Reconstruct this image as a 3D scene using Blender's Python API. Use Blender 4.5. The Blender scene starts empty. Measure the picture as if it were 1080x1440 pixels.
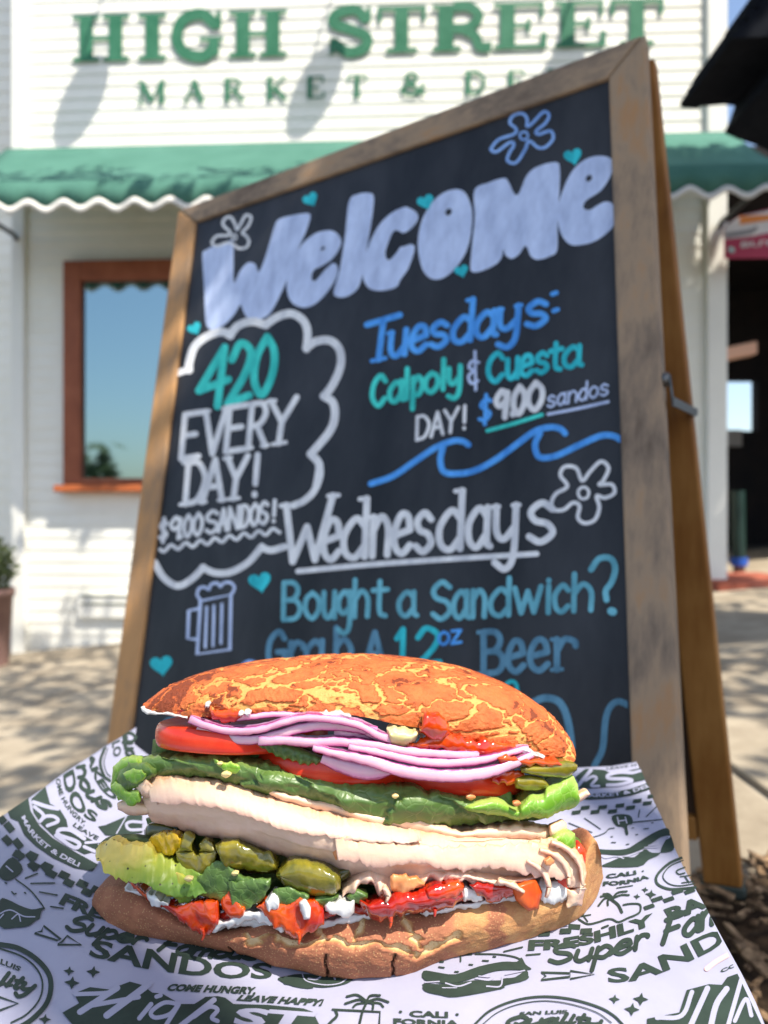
import bpy, bmesh, math, random
from mathutils import Vector, Matrix, noise
from mathutils.geometry import tessellate_polygon
random.seed(7)
SC = bpy.context.scene
COL = SC.collection
R = math.radians
FPX = 1083.0            # focal length of the photograph in its own pixels
CAMZ = 0.62             # height of the phone above the world origin

# ------------------------------------------------------------------ camera
cd = bpy.data.cameras.new('camera')
cam = bpy.data.objects.new('camera', cd)
COL.objects.link(cam)
cam.location = (0, 0, CAMZ)
cam.rotation_euler = (R(90), 0, 0)
cd.sensor_fit = 'AUTO'
cd.sensor_width = 36
cd.lens = FPX / 1440 * 36
cd.clip_start = 0.02
cd.clip_end = 2000
cd.dof.use_dof = True
cd.dof.focus_distance = 0.352
cd.dof.aperture_fstop = 8.2
SC.camera = cam

# ------------------------------------------------------------------ sky, sun
SUN = Vector((0.40, -0.47, 1.0)).normalized()      # direction towards the sun
w_ = bpy.data.worlds.new('World')
SC.world = w_
w_.use_nodes = True
nt = w_.node_tree
sky = nt.nodes.new('ShaderNodeTexSky')
sky.sky_type = 'NISHITA'
sky.sun_disc = False
sky.sun_elevation = math.asin(SUN.z)
sky.sun_rotation = math.atan2(SUN.x, SUN.y)
sky.air_density = 1.0
sky.dust_density = 1.6
sky.ozone_density = 0.8
nt.links.new(sky.outputs[0], nt.nodes['Background'].inputs[0])
nt.nodes['Background'].inputs[1].default_value = 0.13
sl = bpy.data.lights.new('sun', 'SUN')
sl.energy = 3.8
sl.angle = R(0.53)
sl.color = (1.0, 0.93, 0.82)
so = bpy.data.objects.new('sun', sl)
COL.objects.link(so)
so.rotation_euler = (-SUN).to_track_quat('-Z', 'Y').to_euler()
so.location = SUN * 20
SC.view_settings.view_transform = 'Standard'
SC.view_settings.look = 'None'
SC.view_settings.gamma = 1.0
SC.view_settings.use_curve_mapping = False
SC.view_settings.exposure = 1.0
SC.cycles.max_bounces = 8
SC.cycles.use_denoising = True

# ------------------------------------------------------------------ helpers
C0 = Vector((0, 0, CAMZ))
def ray(x, y):
    return Vector(((x - 540) / FPX, 1.0, -(y - 720) / FPX))
def at(x, y, d):                     # the point seen at pixel x, y at forward distance d
    return C0 + ray(x, y) * d
def on_plane(x, y, o, n):
    r = ray(x, y)
    return C0 + r * ((o - C0).dot(n) / r.dot(n))

def srgb(r, g, b):
    f = lambda c: (c / 255 / 12.92) if c / 255 <= .04045 else ((c / 255 + .055) / 1.055) ** 2.4
    return (f(r), f(g), f(b), 1)

def tag(o, label=None, cat=None, group=None, kind=None):
    if label: o['label'] = label
    if cat: o['category'] = cat
    if group: o['group'] = group
    if kind: o['kind'] = kind
    return o

def empty(name, loc, label, cat, group=None):
    o = bpy.data.objects.new(name, None)
    o.empty_display_size = .05
    COL.objects.link(o)
    o.location = loc
    return tag(o, label, cat, group)

def root_loc(p):
    v = Vector((0, 0, 0))
    while p is not None:
        v += p.location
        p = p.parent
    return v

def add(name, verts, faces, m, parent=None, smooth=False, attr=None):
    off = root_loc(parent)
    me = bpy.data.meshes.new(name)
    me.from_pydata([tuple(Vector(v) - off) for v in verts], [], faces)
    if attr:
        for k, vals in attr.items():
            a = me.attributes.new(k, 'FLOAT', 'POINT')
            a.data.foreach_set('value', vals)
    if smooth:
        me.polygons.foreach_set('use_smooth', [True] * len(me.polygons))
    if m: me.materials.append(m)
    me.update()
    o = bpy.data.objects.new(name, me)
    COL.objects.link(o)
    if parent: o.parent = parent
    return o

class MB:
    """collects shapes that belong to one part"""
    def __init__(s): s.v = []; s.f = []
    def raw(s, v, f):
        k = len(s.v); s.v += [Vector(p) for p in v]; s.f += [tuple(i + k for i in q) for q in f]
    def hexa(s, b, t):               # bottom loop, top loop of the same length
        n = len(b)
        s.raw(list(b) + list(t), [tuple(reversed(range(n))), tuple(range(n, 2 * n))] +
              [(i, (i + 1) % n, n + (i + 1) % n, n + i) for i in range(n)])
    def box(s, x0, x1, y0, y1, z0, z1):
        s.hexa([(x0, y0, z0), (x1, y0, z0), (x1, y1, z0), (x0, y1, z0)],
               [(x0, y0, z1), (x1, y0, z1), (x1, y1, z1), (x0, y1, z1)])
    def bar(s, o, a, b, c):          # parallelepiped from a corner and three edge vectors
        o, a, b, c = Vector(o), Vector(a), Vector(b), Vector(c)
        s.hexa([o, o + a, o + a + b, o + b], [o + c, o + a + c, o + a + b + c, o + b + c])
    def tube(s, pts, r, n=10, caps=True):
        pts = [Vector(p) for p in pts]
        rr = r if isinstance(r, (list, tuple)) else [r] * len(pts)
        base = len(s.v); ref = Vector((0.3, .1, 1)).normalized()
        for i, p in enumerate(pts):
            t = (pts[min(i + 1, len(pts) - 1)] - pts[max(i - 1, 0)]).normalized()
            a = t.cross(ref)
            if a.length < 1e-3: a = t.cross(Vector((1, 0, 0)))
            a.normalize(); b = t.cross(a)
            for k in range(n):
                w = 2 * math.pi * k / n
                s.v.append(p + (a * math.cos(w) + b * math.sin(w)) * rr[i])
        for i in range(len(pts) - 1):
            for k in range(n):
                a0 = base + i * n
                s.f.append((a0 + k, a0 + (k + 1) % n, a0 + n + (k + 1) % n, a0 + n + k))
        if caps:
            s.f.append(tuple(base + k for k in reversed(range(n))))
            s.f.append(tuple(base + (len(pts) - 1) * n + k for k in range(n)))
    def build(s, name, m, parent=None, smooth=False, bevel=0, auto=False):
        o = add(name, s.v, s.f, m, parent, smooth)
        if bevel:
            b = o.modifiers.new('bevel', 'BEVEL'); b.width = bevel; b.segments = 2; b.limit_method = 'ANGLE'
        bm = bmesh.new(); bm.from_mesh(o.data); bmesh.ops.recalc_face_normals(bm, faces=bm.faces); bm.to_mesh(o.data); bm.free()
        return o

def spline(pts, per=8, closed=False):
    """Catmull-Rom through 2-D or 3-D points"""
    P = [Vector(p) for p in pts]
    n = len(P)
    if n < 3: return P
    out = []
    for i in range(n if closed else n - 1):
        p1, p2 = P[i], P[(i + 1) % n]
        p0 = P[(i - 1) % n] if closed or i > 0 else p1 * 2 - p2
        p3 = P[(i + 2) % n] if closed or i < n - 2 else p2 * 2 - p1
        for k in range(per):
            t = k / per
            out.append(0.5 * (2 * p1 + (p2 - p0) * t + (2 * p0 - 5 * p1 + 4 * p2 - p3) * t * t + (3 * p1 - p0 - 3 * p2 + p3) * t ** 3))
    if not closed: out.append(P[-1])
    return out

def resample(pts, n):
    P = [Vector(p) for p in pts]
    L = [0]
    for a, b in zip(P, P[1:]): L.append(L[-1] + (b - a).length)
    out = []; j = 0
    for i in range(n):
        d = L[-1] * i / (n - 1)
        while j < len(P) - 2 and L[j + 1] < d: j += 1
        t = (d - L[j]) / max(1e-9, L[j + 1] - L[j])
        out.append(P[j].lerp(P[j + 1], min(1, max(0, t))))
    return out

# ------------------------------------------------------------------ materials
def mat(name, col, rough=.6, spec=.4, metal=0, var=None, scale=20, bump=0, bscale=200, sss=0, sssr=(.01, .004, .002), stretch=(1, 1, 1), detail=5, coat=0):
    """Principled with a noise-mixed colour: col and var are the two ends"""
    m = bpy.data.materials.new(name); m.use_nodes = True
    t = m.node_tree; p = t.nodes['Principled BSDF']
    p.inputs['Roughness'].default_value = rough
    p.inputs['Specular IOR Level'].default_value = spec
    p.inputs['Metallic'].default_value = metal
    p.inputs['Base Color'].default_value = col
    if coat:
        p.inputs['Coat Weight'].default_value = coat; p.inputs['Coat Roughness'].default_value = .08
    if sss:
        p.inputs['Subsurface Weight'].default_value = sss
        p.inputs['Subsurface Radius'].default_value = sssr
        p.inputs['Subsurface Scale'].default_value = 1
    if var or bump:
        tc = t.nodes.new('ShaderNodeTexCoord'); mp = t.nodes.new('ShaderNodeMapping')
        mp.inputs['Scale'].default_value = stretch
        t.links.new(tc.outputs['Object'], mp.inputs[0])
    if var:
        nz = t.nodes.new('ShaderNodeTexNoise'); nz.inputs['Scale'].default_value = scale; nz.inputs['Detail'].default_value = detail
        nz.inputs['Roughness'].default_value = .65
        cr = t.nodes.new('ShaderNodeValToRGB')
        cr.color_ramp.elements[0].position = .35; cr.color_ramp.elements[1].position = .65
        cr.color_ramp.elements[0].color = col; cr.color_ramp.elements[1].color = var
        t.links.new(mp.outputs[0], nz.inputs['Vector']); t.links.new(nz.outputs['Fac'], cr.inputs[0])
        t.links.new(cr.outputs[0], p.inputs['Base Color'])
    if bump:
        n2 = t.nodes.new('ShaderNodeTexNoise'); n2.inputs['Scale'].default_value = bscale; n2.inputs['Detail'].default_value = 4
        b = t.nodes.new('ShaderNodeBump'); b.inputs['Strength'].default_value = bump; b.inputs['Distance'].default_value = .002
        t.links.new(mp.outputs[0], n2.inputs['Vector']); t.links.new(n2.outputs['Fac'], b.inputs['Height'])
        t.links.new(b.outputs[0], p.inputs['Normal'])
    return m

def wood(name, stops, along, scale=6, stretch=14, rough=.7):
    """weathered board: grain noise stretched along a direction"""
    m = bpy.data.materials.new(name); m.use_nodes = True
    t = m.node_tree; p = t.nodes['Principled BSDF']
    p.inputs['Roughness'].default_value = rough; p.inputs['Specular IOR Level'].default_value = .25
    tc = t.nodes.new('ShaderNodeTexCoord'); mp = t.nodes.new('ShaderNodeMapping')
    sc = [stretch, stretch, stretch]; sc[along] = 1
    mp.inputs['Scale'].default_value = sc
    t.links.new(tc.outputs['Object'], mp.inputs[0])
    n1 = t.nodes.new('ShaderNodeTexNoise'); n1.inputs['Scale'].default_value = scale; n1.inputs['Detail'].default_value = 8; n1.inputs['Roughness'].default_value = .7
    t.links.new(mp.outputs[0], n1.inputs['Vector'])
    n3 = t.nodes.new('ShaderNodeTexNoise'); n3.inputs['Scale'].default_value = 9; n3.inputs['Detail'].default_value = 3
    t.links.new(tc.outputs['Object'], n3.inputs['Vector'])
    mx = t.nodes.new('ShaderNodeMath'); mx.operation = 'MULTIPLY_ADD'; mx.inputs[1].default_value = .55
    t.links.new(n3.outputs['Fac'], mx.inputs[0])
    m2 = t.nodes.new('ShaderNodeMath'); m2.operation = 'MULTIPLY'; m2.inputs[1].default_value = .5
    t.links.new(n1.outputs['Fac'], m2.inputs[0]); t.links.new(m2.outputs[0], mx.inputs[2])
    cr = t.nodes.new('ShaderNodeValToRGB')
    e = cr.color_ramp.elements
    while len(e) < len(stops): e.new(.5)
    for i, (q, c) in enumerate(stops): e[i].position = q; e[i].color = c
    t.links.new(mx.outputs[0], cr.inputs[0]); t.links.new(cr.outputs[0], p.inputs['Base Color'])
    b = t.nodes.new('ShaderNodeBump'); b.inputs['Strength'].default_value = .35; b.inputs['Distance'].default_value = .001
    t.links.new(n1.outputs['Fac'], b.inputs['Height']); t.links.new(b.outputs[0], p.inputs['Normal'])
    return m

def attr_mat(name, attr, stops, rough=.5, spec=.4, nscale=400, namt=.25, bump=.3, sss=0, sssr=(.01, .004, .002), speck=None, bdist=.001, veins=None, fine=0):
    """colour ramp over a mesh attribute, broken up by noise; speck = (scale, threshold, colour)"""
    m = bpy.data.materials.new(name); m.use_nodes = True
    t = m.node_tree; p = t.nodes['Principled BSDF']
    p.inputs['Roughness'].default_value = rough; p.inputs['Specular IOR Level'].default_value = spec
    if sss:
        p.inputs['Subsurface Weight'].default_value = sss; p.inputs['Subsurface Radius'].default_value = sssr; p.inputs['Subsurface Scale'].default_value = 1
    at_ = t.nodes.new('ShaderNodeAttribute'); at_.attribute_name = attr
    tc = t.nodes.new('ShaderNodeTexCoord')
    nz = t.nodes.new('ShaderNodeTexNoise'); nz.inputs['Scale'].default_value = nscale; nz.inputs['Detail'].default_value = 6; nz.inputs['Roughness'].default_value = .7
    t.links.new(tc.outputs['Object'], nz.inputs['Vector'])
    s1 = t.nodes.new('ShaderNodeMath'); s1.operation = 'SUBTRACT'; s1.inputs[1].default_value = .5
    t.links.new(nz.outputs['Fac'], s1.inputs[0])
    ma = t.nodes.new('ShaderNodeMath'); ma.operation = 'MULTIPLY_ADD'; ma.inputs[1].default_value = namt
    t.links.new(s1.outputs[0], ma.inputs[0]); t.links.new(at_.outputs['Fac'], ma.inputs[2])
    cr = t.nodes.new('ShaderNodeValToRGB'); e = cr.color_ramp.elements
    while len(e) < len(stops): e.new(.5)
    for i, (q, c) in enumerate(stops): e[i].position = q; e[i].color = c
    t.links.new(ma.outputs[0], cr.inputs[0])
    out = cr.outputs[0]
    if speck:
        vo = t.nodes.new('ShaderNodeTexVoronoi'); vo.inputs['Scale'].default_value = speck[0]
        t.links.new(tc.outputs['Object'], vo.inputs['Vector'])
        r2 = t.nodes.new('ShaderNodeMapRange'); r2.inputs[1].default_value = speck[1]; r2.inputs[2].default_value = speck[1] * .55
        t.links.new(vo.outputs['Distance'], r2.inputs[0])
        mi = t.nodes.new('ShaderNodeMix'); mi.data_type = 'RGBA'
        mi.inputs['B'].default_value = speck[2]
        t.links.new(out, mi.inputs['A']); t.links.new(r2.outputs[0], mi.inputs['Factor'])
        out = mi.outputs['Result']
    vr = None
    if veins:
        wn = t.nodes.new('ShaderNodeTexNoise'); wn.inputs['Scale'].default_value = veins[0] * .6; wn.inputs['Detail'].default_value = 2
        t.links.new(tc.outputs['Object'], wn.inputs['Vector'])
        va = t.nodes.new('ShaderNodeVectorMath'); va.operation = 'MULTIPLY_ADD'; va.inputs[1].default_value = (.012,) * 3
        t.links.new(wn.outputs['Color'], va.inputs[0]); t.links.new(tc.outputs['Object'], va.inputs[2])
        ve = t.nodes.new('ShaderNodeTexVoronoi'); ve.feature = 'DISTANCE_TO_EDGE'; ve.inputs['Scale'].default_value = veins[0]
        t.links.new(va.outputs[0], ve.inputs['Vector'])
        vr = t.nodes.new('ShaderNodeMapRange'); vr.inputs[1].default_value = .09; vr.inputs[2].default_value = .01; vr.inputs[4].default_value = veins[2]
        t.links.new(ve.outputs['Distance'], vr.inputs[0])
        mi = t.nodes.new('ShaderNodeMix'); mi.data_type = 'RGBA'; mi.inputs['B'].default_value = veins[1]
        t.links.new(out, mi.inputs['A']); t.links.new(vr.outputs[0], mi.inputs['Factor']); out = mi.outputs['Result']
    t.links.new(out, p.inputs['Base Color'])
    if bump:
        b = t.nodes.new('ShaderNodeBump'); b.inputs['Strength'].default_value = bump; b.inputs['Distance'].default_value = bdist
        h = nz.outputs['Fac']
        if vr:
            sb = t.nodes.new('ShaderNodeMath'); sb.operation = 'SUBTRACT'; t.links.new(h, sb.inputs[0]); t.links.new(vr.outputs[0], sb.inputs[1]); h = sb.outputs[0]
        if fine:
            n9 = t.nodes.new('ShaderNodeTexNoise'); n9.inputs['Scale'].default_value = fine; n9.inputs['Detail'].default_value = 5
            t.links.new(tc.outputs['Object'], n9.inputs['Vector'])
            ad = t.nodes.new('ShaderNodeMath'); ad.operation = 'MULTIPLY_ADD'; ad.inputs[1].default_value = .5
            t.links.new(n9.outputs['Fac'], ad.inputs[0]); t.links.new(h, ad.inputs[2]); h = ad.outputs[0]
        t.links.new(h, b.inputs['Height']); t.links.new(b.outputs[0], p.inputs['Normal'])
    return m

# ------------------------------------------------------------------ drawing on a surface
class Draw:
    """lines, filled shapes and words, traced in photograph pixels and laid on a real surface"""
    def __init__(s, surf, clip=None, maxlen=None):
        s.surf = surf; s.clip = clip or []; s.maxlen = maxlen; s.layer = 0; s.reset()
    def reset(s): s.v = []; s.f = []; s.h = []
    def _put(s, pts, faces, lift=0):
        s.layer += 1
        k = len(s.v)
        s.v += [(p[0], p[1]) for p in pts]
        s.h += [lift + s.layer % 60 * 4e-6 + i * 1e-8 for i in range(len(pts))]
        s.f += [tuple(i + k for i in q) for q in faces]
    def poly(s, pts, smooth=True, per=5, lift=0):
        q = spline(pts, per, True) if smooth else [Vector(p) for p in pts]
        tri = tessellate_polygon([[Vector((p[0], p[1], 0)) for p in q]])
        s._put(q, [tuple(t) for t in tri], lift)
    def stroke(s, pts, w, smooth=True, closed=False, per=7, cap=True, lift=0):
        q = spline([Vector((p[0], p[1])) for p in pts], per, closed) if smooth and len(pts) > 2 else [Vector((p[0], p[1])) for p in pts]
        n = len(q)
        if closed: q = q + [q[0]]; n += 1
        V = []; Fc = []
        for i, p in enumerate(q):
            if closed: t = q[(i + 1) % (n - 1)] - q[(i - 1) % (n - 1)]
            else: t = q[min(i + 1, n - 1)] - q[max(i - 1, 0)]
            t = t.normalized() if t.length > 1e-6 else Vector((1, 0))
            nn = Vector((-t.y, t.x))
            ww = (w[min(len(w) - 1, int(i / max(1, n - 1) * len(w)))] if isinstance(w, (list, tuple)) else w) / 2
            V += [p + nn * ww, p - nn * ww]
            if i: Fc.append((2 * i - 2, 2 * i - 1, 2 * i + 1, 2 * i))
        if cap and not closed:
            for i, d in ((0, -1), (n - 1, 1)):
                a, b = V[2 * i], V[2 * i + 1]
                c = (a + b) / 2; r = (a - b).length / 2
                t = (q[1] - q[0]).normalized() if d < 0 else (q[-1] - q[-2]).normalized()
                nn = Vector((-t.y, t.x)); k0 = len(V)
                for k in range(1, 6):
                    an = math.pi * k / 6
                    V.append(c + nn * r * math.cos(an) + t * d * r * math.sin(an))
                Fc.append((2 * i,) + tuple(range(k0, k0 + 5)) + (2 * i + 1,))
        s._put(V, Fc, lift)
    def build(s, name, m, parent, lift=.0004):
        bm = bmesh.new()
        hl = bm.verts.layers.float.new('h')
        bv = []
        for p, h in zip(s.v, s.h):
            b = bm.verts.new((p[0], p[1], 0)); b[hl] = h; bv.append(b)
        for q in s.f:
            try: bm.faces.new([bv[i] for i in q])
            except ValueError: pass
        for (p0, nrm) in s.clip:
            g = list(bm.verts) + list(bm.edges) + list(bm.faces)
            bmesh.ops.bisect_plane(bm, geom=g, plane_co=(p0[0], p0[1], 0), plane_no=(nrm[0], nrm[1], 0), clear_outer=True)
        if s.maxlen:
            bmesh.ops.triangulate(bm, faces=bm.faces)
            for _ in range(4):
                lo = [e for e in bm.edges if e.calc_length() > s.maxlen]
                if not lo: break
                bmesh.ops.subdivide_edges(bm, edges=lo, cuts=1)
                bmesh.ops.triangulate(bm, faces=bm.faces)
        bm.verts.ensure_lookup_table()
        vs = [s.surf(b.co.x, b.co.y, lift + b[hl]) for b in bm.verts]
        for i, b in enumerate(bm.verts): b.index = i
        fs = [tuple(v.index for v in f.verts) for f in bm.faces]
        bm.free(); s.reset()
        if not fs: return None
        return add(name, vs, fs, m, parent)

LOW = {
 'a': [[(.85,.75),(.5,1),(.1,.65),(.12,.2),(.45,0),(.85,.35)],[(.85,1),(.85,.15),(1,0)]],
 'b': [[(.15,2),(.15,0)],[(.15,.7),(.55,1),(.9,.55),(.65,.05),(.15,.12)]],
 'c': [[(.9,.8),(.55,1),(.1,.65),(.15,.2),(.5,0),(.9,.2)]],
 'd': [[(.85,2),(.85,0)],[(.85,.75),(.5,1),(.1,.6),(.15,.15),(.5,0),(.85,.3)]],
 'e': [[(.14,.48),(.88,.6)],[(.88,.6),(.75,.95),(.4,1),(.1,.6),(.15,.2),(.5,0),(.9,.2)]],
 'f': [[(.9,1.8),(.6,2),(.4,1.5),(.35,0)],[(.1,1),(.8,1)]],
 'g': [[(.85,.75),(.5,1),(.1,.7),(.12,.35),(.45,.15),(.85,.4)],[(.85,1),(.85,-.5),(.5,-1),(.1,-.75)]],
 'h': [[(.12,2),(.12,0)],[(.12,.65),(.5,1),(.85,.7),(.85,0)]],
 'i': [[(.5,1),(.5,0)],[(.5,1.5),(.5,1.56)]],
 'l': [[(.5,2),(.5,0)]],
 'm': [[(.08,1),(.08,0)],[(.08,.7),(.3,1),(.48,.7),(.48,0)],[(.48,.7),(.72,1),(.9,.7),(.9,.1),(1,0)]],
 'n': [[(.12,1),(.12,0)],[(.12,.65),(.5,1),(.85,.7),(.85,0)]],
 'o': [[(.5,1),(.12,.75),(.1,.3),(.5,0),(.9,.3),(.88,.75),(.5,1)]],
 'p': [[(.15,1),(.15,-1)],[(.15,.7),(.55,1),(.9,.55),(.6,.05),(.15,.2)]],
 'r': [[(.2,1),(.2,0)],[(.2,.6),(.5,.98),(.9,.9),(.95,.75)]],
 's': [[(.85,.82),(.5,1),(.15,.8),(.3,.56),(.7,.45),(.88,.2),(.5,0),(.12,.16)]],
 't': [[(.5,1.8),(.5,.2),(.85,0)],[(.1,1),(.95,1.05)]],
 'u': [[(.12,1),(.15,.25),(.45,0),(.85,.35)],[(.85,1),(.85,0)]],
 'w': [[(.05,1),(.28,.05)],[(.28,.05),(.5,.85)],[(.5,.85),(.72,.05)],[(.72,.05),(.95,1)]],
 'y': [[(.1,1),(.15,.35),(.45,.15),(.85,.45)],[(.88,1),(.85,-.4),(.55,-1),(.12,-.7)]],
 'z': [[(.1,1),(.9,1)],[(.9,1),(.1,0)],[(.1,0),(.95,.05)]],
}
CAP = {
 'A': [[(.05,0),(.5,1)],[(.5,1),(.95,0)],[(.2,.35),(.8,.35)]],
 'B': [[(.12,1),(.12,0)],[(.12,1),(.6,.98),(.8,.78),(.6,.55),(.12,.52)],[(.12,.52),(.7,.5),(.92,.27),(.7,.03),(.12,0)]],
 'C': [[(.92,.78),(.6,1),(.15,.75),(.1,.3),(.5,0),(.92,.2)]],
 'D': [[(.12,1),(.12,0)],[(.12,1),(.6,.95),(.92,.55),(.65,.08),(.12,0)]],
 'E': [[(.12,1),(.12,0)],[(.12,1),(.92,1)],[(.12,.52),(.72,.52)],[(.12,0),(.95,0)]],
 'G': [[(.9,.8),(.6,1),(.15,.75),(.1,.3),(.5,0),(.9,.15),(.9,.45)],[(.55,.45),(.95,.45)]],
 'H': [[(.12,1),(.12,0)],[(.88,1),(.88,0)],[(.12,.5),(.88,.5)]],
 'N': [[(.1,0),(.12,1)],[(.12,1),(.85,0)],[(.85,0),(.88,1)]],
 'O': [[(.5,1),(.1,.7),(.1,.3),(.5,0),(.9,.3),(.9,.7),(.5,1)]],
 'R': [[(.12,1),(.12,0)],[(.12,1),(.65,.97),(.85,.75),(.6,.52),(.12,.48)],[(.45,.5),(.95,0)]],
 'S': [[(.88,.85),(.5,1),(.12,.8),(.25,.58),(.75,.45),(.9,.2),(.5,0),(.1,.15)]],
 'T': [[(.02,.93),(.98,1)],[(.5,.96),(.45,0)]],
 'V': [[(.05,1),(.5,0)],[(.5,0),(.95,1)]],
 'W': [[(.05,1),(.22,.02)],[(.22,.02),(.48,.6)],[(.48,.6),(.66,.02)],[(.66,.02),(.97,1.1)]],
 'Y': [[(.05,1),(.5,.48)],[(.95,1),(.5,.48)],[(.5,.48),(.45,0)]],
 'F': [[(.3,.95),(.2,.0)],[(.1,.95),(.95,1)],[(.2,.5),(.75,.52)]],
 'Q': [[(.5,1),(.1,.7),(.1,.3),(.5,0),(.9,.3),(.9,.7),(.5,1)],[(.5,.25),(1,-.1)]],
 '0': [[(.5,1),(.12,.7),(.1,.3),(.5,0),(.88,.3),(.88,.7),(.5,1)]],
 '1': [[(.2,.75),(.6,1)],[(.6,1),(.6,0)]],
 '2': [[(.1,.75),(.4,1),(.85,.8),(.7,.45),(.1,0)],[(.1,0),(.95,.05)]],
 '4': [[(.75,1),(.02,.35)],[(.02,.35),(.98,.42)],[(.75,1),(.7,0)]],
 '9': [[(.85,.7),(.5,1),(.12,.7),(.4,.45),(.85,.65)],[(.85,.9),(.75,0)]],
 '$': [[(.85,.78),(.5,.9),(.15,.7),(.5,.5),(.85,.3),(.5,.1),(.1,.2)],[(.5,1.05),(.5,-.05)]],
 '!': [[(.5,1),(.5,.3)],[(.5,.03),(.5,.06)]],
 '?': [[(.05,.75),(.4,1),(.9,.85),(.85,.6),(.55,.42),(.5,.28)],[(.5,.03),(.52,.06)]],
 ':': [[(.5,.85),(.5,.9)],[(.5,.2),(.5,.25)]],
 '.': [[(.5,.03),(.5,.08)]],
 '&': [[(.8,.75),(.35,.8),(.15,.62),(.45,.5),(.12,.35),(.3,.12),(.75,.18)],[(.55,1.1),(.6,-.1)]],
}
SERIF = {'A': [(-.08,.2,0),(.8,1.1,0)], 'D': [(-.1,.3,0),(-.1,.3,1)], 'Y': [(.25,.7,0),(-.1,.2,1)], 'R': [(0,.3,0),(.8,1.1,0)], 'V': [(-.1,.2,1),(.8,1.1,1)],
         'T': [(.25,.65,0)], 'B': [(-.1,.2,0),(-.1,.2,1)], 'W': [(-.06,.12,1),(.88,1.08,1.1)], 'd': [(.6,.9,2)], 'n': [(-.05,.2,1)], 'u': [(-.05,.2,1)], 'y': [(-.05,.2,1),(.75,1,1)], 'r': [(0,.4,0),(0,.25,1)], '1': [(.3,.9,0)]}
def glyph_place(ch, x0, x1, base, xh, cap, lean, jit=0):
    """strokes of one hand-drawn letter in pixels; base(x) gives the baseline height"""
    low = ch in LOW
    out = []
    def conv(x, y):
        if low: h = y * xh if 0 <= y <= 1 else (xh + (y - 1) * (cap - xh) if y > 1 else y * xh * .62)
        else: h = y * cap
        px = x0 + (x1 - x0) * x + lean * h
        return (px, base(px) - h)
    for st in (LOW if low else CAP)[ch]:
        out.append([conv(x, y) for x, y in st])
    return out, conv
def word(dr, Z, letters, base, xh, cap, w, lean=.08, serif=False):
    """letters: (char, x0, x1) in zoomed coordinates; Z maps them to photograph pixels"""
    (bx0, by0), (bx1, by1) = base
    bl = lambda x: by0 + (by1 - by0) * (x - bx0) / (bx1 - bx0)
    sc = (Z((100, 0))[0] - Z((0, 0))[0]) / 100
    for ch, x0, x1 in letters:
        ss, conv = glyph_place(ch, x0, x1, bl, xh, cap, lean)
        for st in ss:
            dr.stroke([Z(p) for p in st], w * sc * .92, per=6)
        if serif and ch in SERIF:
            for a, b, y in SERIF[ch]:
                dr.stroke([Z(conv(a, y)), Z(conv(b, y))], w * sc * .62)
def zf(x0, y0, s):
    return lambda p: (x0 + p[0] / s, y0 + p[1] / s)

def type_between(dr, text, bottom, top, bold=.02, italic=0, lift=0, gap=1.0):
    """set type whose foot runs along one pixel curve and whose head runs along another"""
    cu = bpy.data.curves.new('type', 'FONT'); cu.body = text; cu.size = 1; cu.offset = bold; cu.resolution_u = 3
    cu.space_character = gap
    o = bpy.data.objects.new('type', cu); COL.objects.link(o)
    dg = bpy.context.evaluated_depsgraph_get()
    me = bpy.data.meshes.new_from_object(o.evaluated_get(dg))
    vs = [(v.co.x, v.co.y) for v in me.vertices]; fs = [tuple(p.vertices) for p in me.polygons]
    bpy.data.objects.remove(o); bpy.data.curves.remove(cu); bpy.data.meshes.remove(me)
    x0 = min(v[0] for v in vs); x1 = max(v[0] for v in vs); hi = .729 + bold
    B = resample(spline([Vector((p[0], p[1])) for p in bottom], 10), 60)
    T = resample(spline([Vector((p[0], p[1])) for p in top], 10), 60)
    out = []
    for x, y in vs:
        v = (y + bold * .5) / hi; u = (x - x0) / (x1 - x0) + italic * v * .028
        f = max(0, min(.99999, u)) * 59; i = int(f); f -= i
        b = B[i].lerp(B[i + 1], f); t = T[i].lerp(T[i + 1], f)
        out.append(b + (t - b) * v)
    dr._put(out, fs, lift)
def script_between(dr, text, bottom, top, w, lift=0, slant=.12):
    """brush-script lettering along two pixel curves (foot and x-height line)"""
    n = len(text)
    wid = [{'m': 1.5, 'i': .55, 'l': .5, 'S': 1.25, 'F': 1.35, 'Q': 1.35, 'H': 1.5, 'r': .8, 't': .7}.get(c, 1) for c in text]
    tot = sum(wid)
    B = resample(spline([Vector((p[0], p[1])) for p in bottom], 10), 60)
    T = resample(spline([Vector((p[0], p[1])) for p in top], 10), 60)
    def mp(u, v):
        f = max(0, min(.99999, u)) * 59; i = int(f); f -= i
        b = B[i].lerp(B[i + 1], f); t = T[i].lerp(T[i + 1], f)
        return b + (t - b) * v + (B[i + 1] - B[i]).normalized() * (t - b).length * slant * v * 2
    u = 0
    last = None
    for c, k in zip(text, wid):
        k /= tot
        for st in (LOW if c in LOW else CAP)[c]:
            s = 1.0 if c in LOW else 1.75
            dr.stroke([mp(u + k * (.02 + .98 * x), y * s if y <= 1 else 1 + (y - 1) * .75) for x, y in st], w, lift=lift)
        if last is not None and c in LOW and last in LOW:
            dr.stroke([mp(u - k * .12, .12), mp(u + k * .12, .3)], w * .6, lift=lift)
        u += k; last = c

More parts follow.
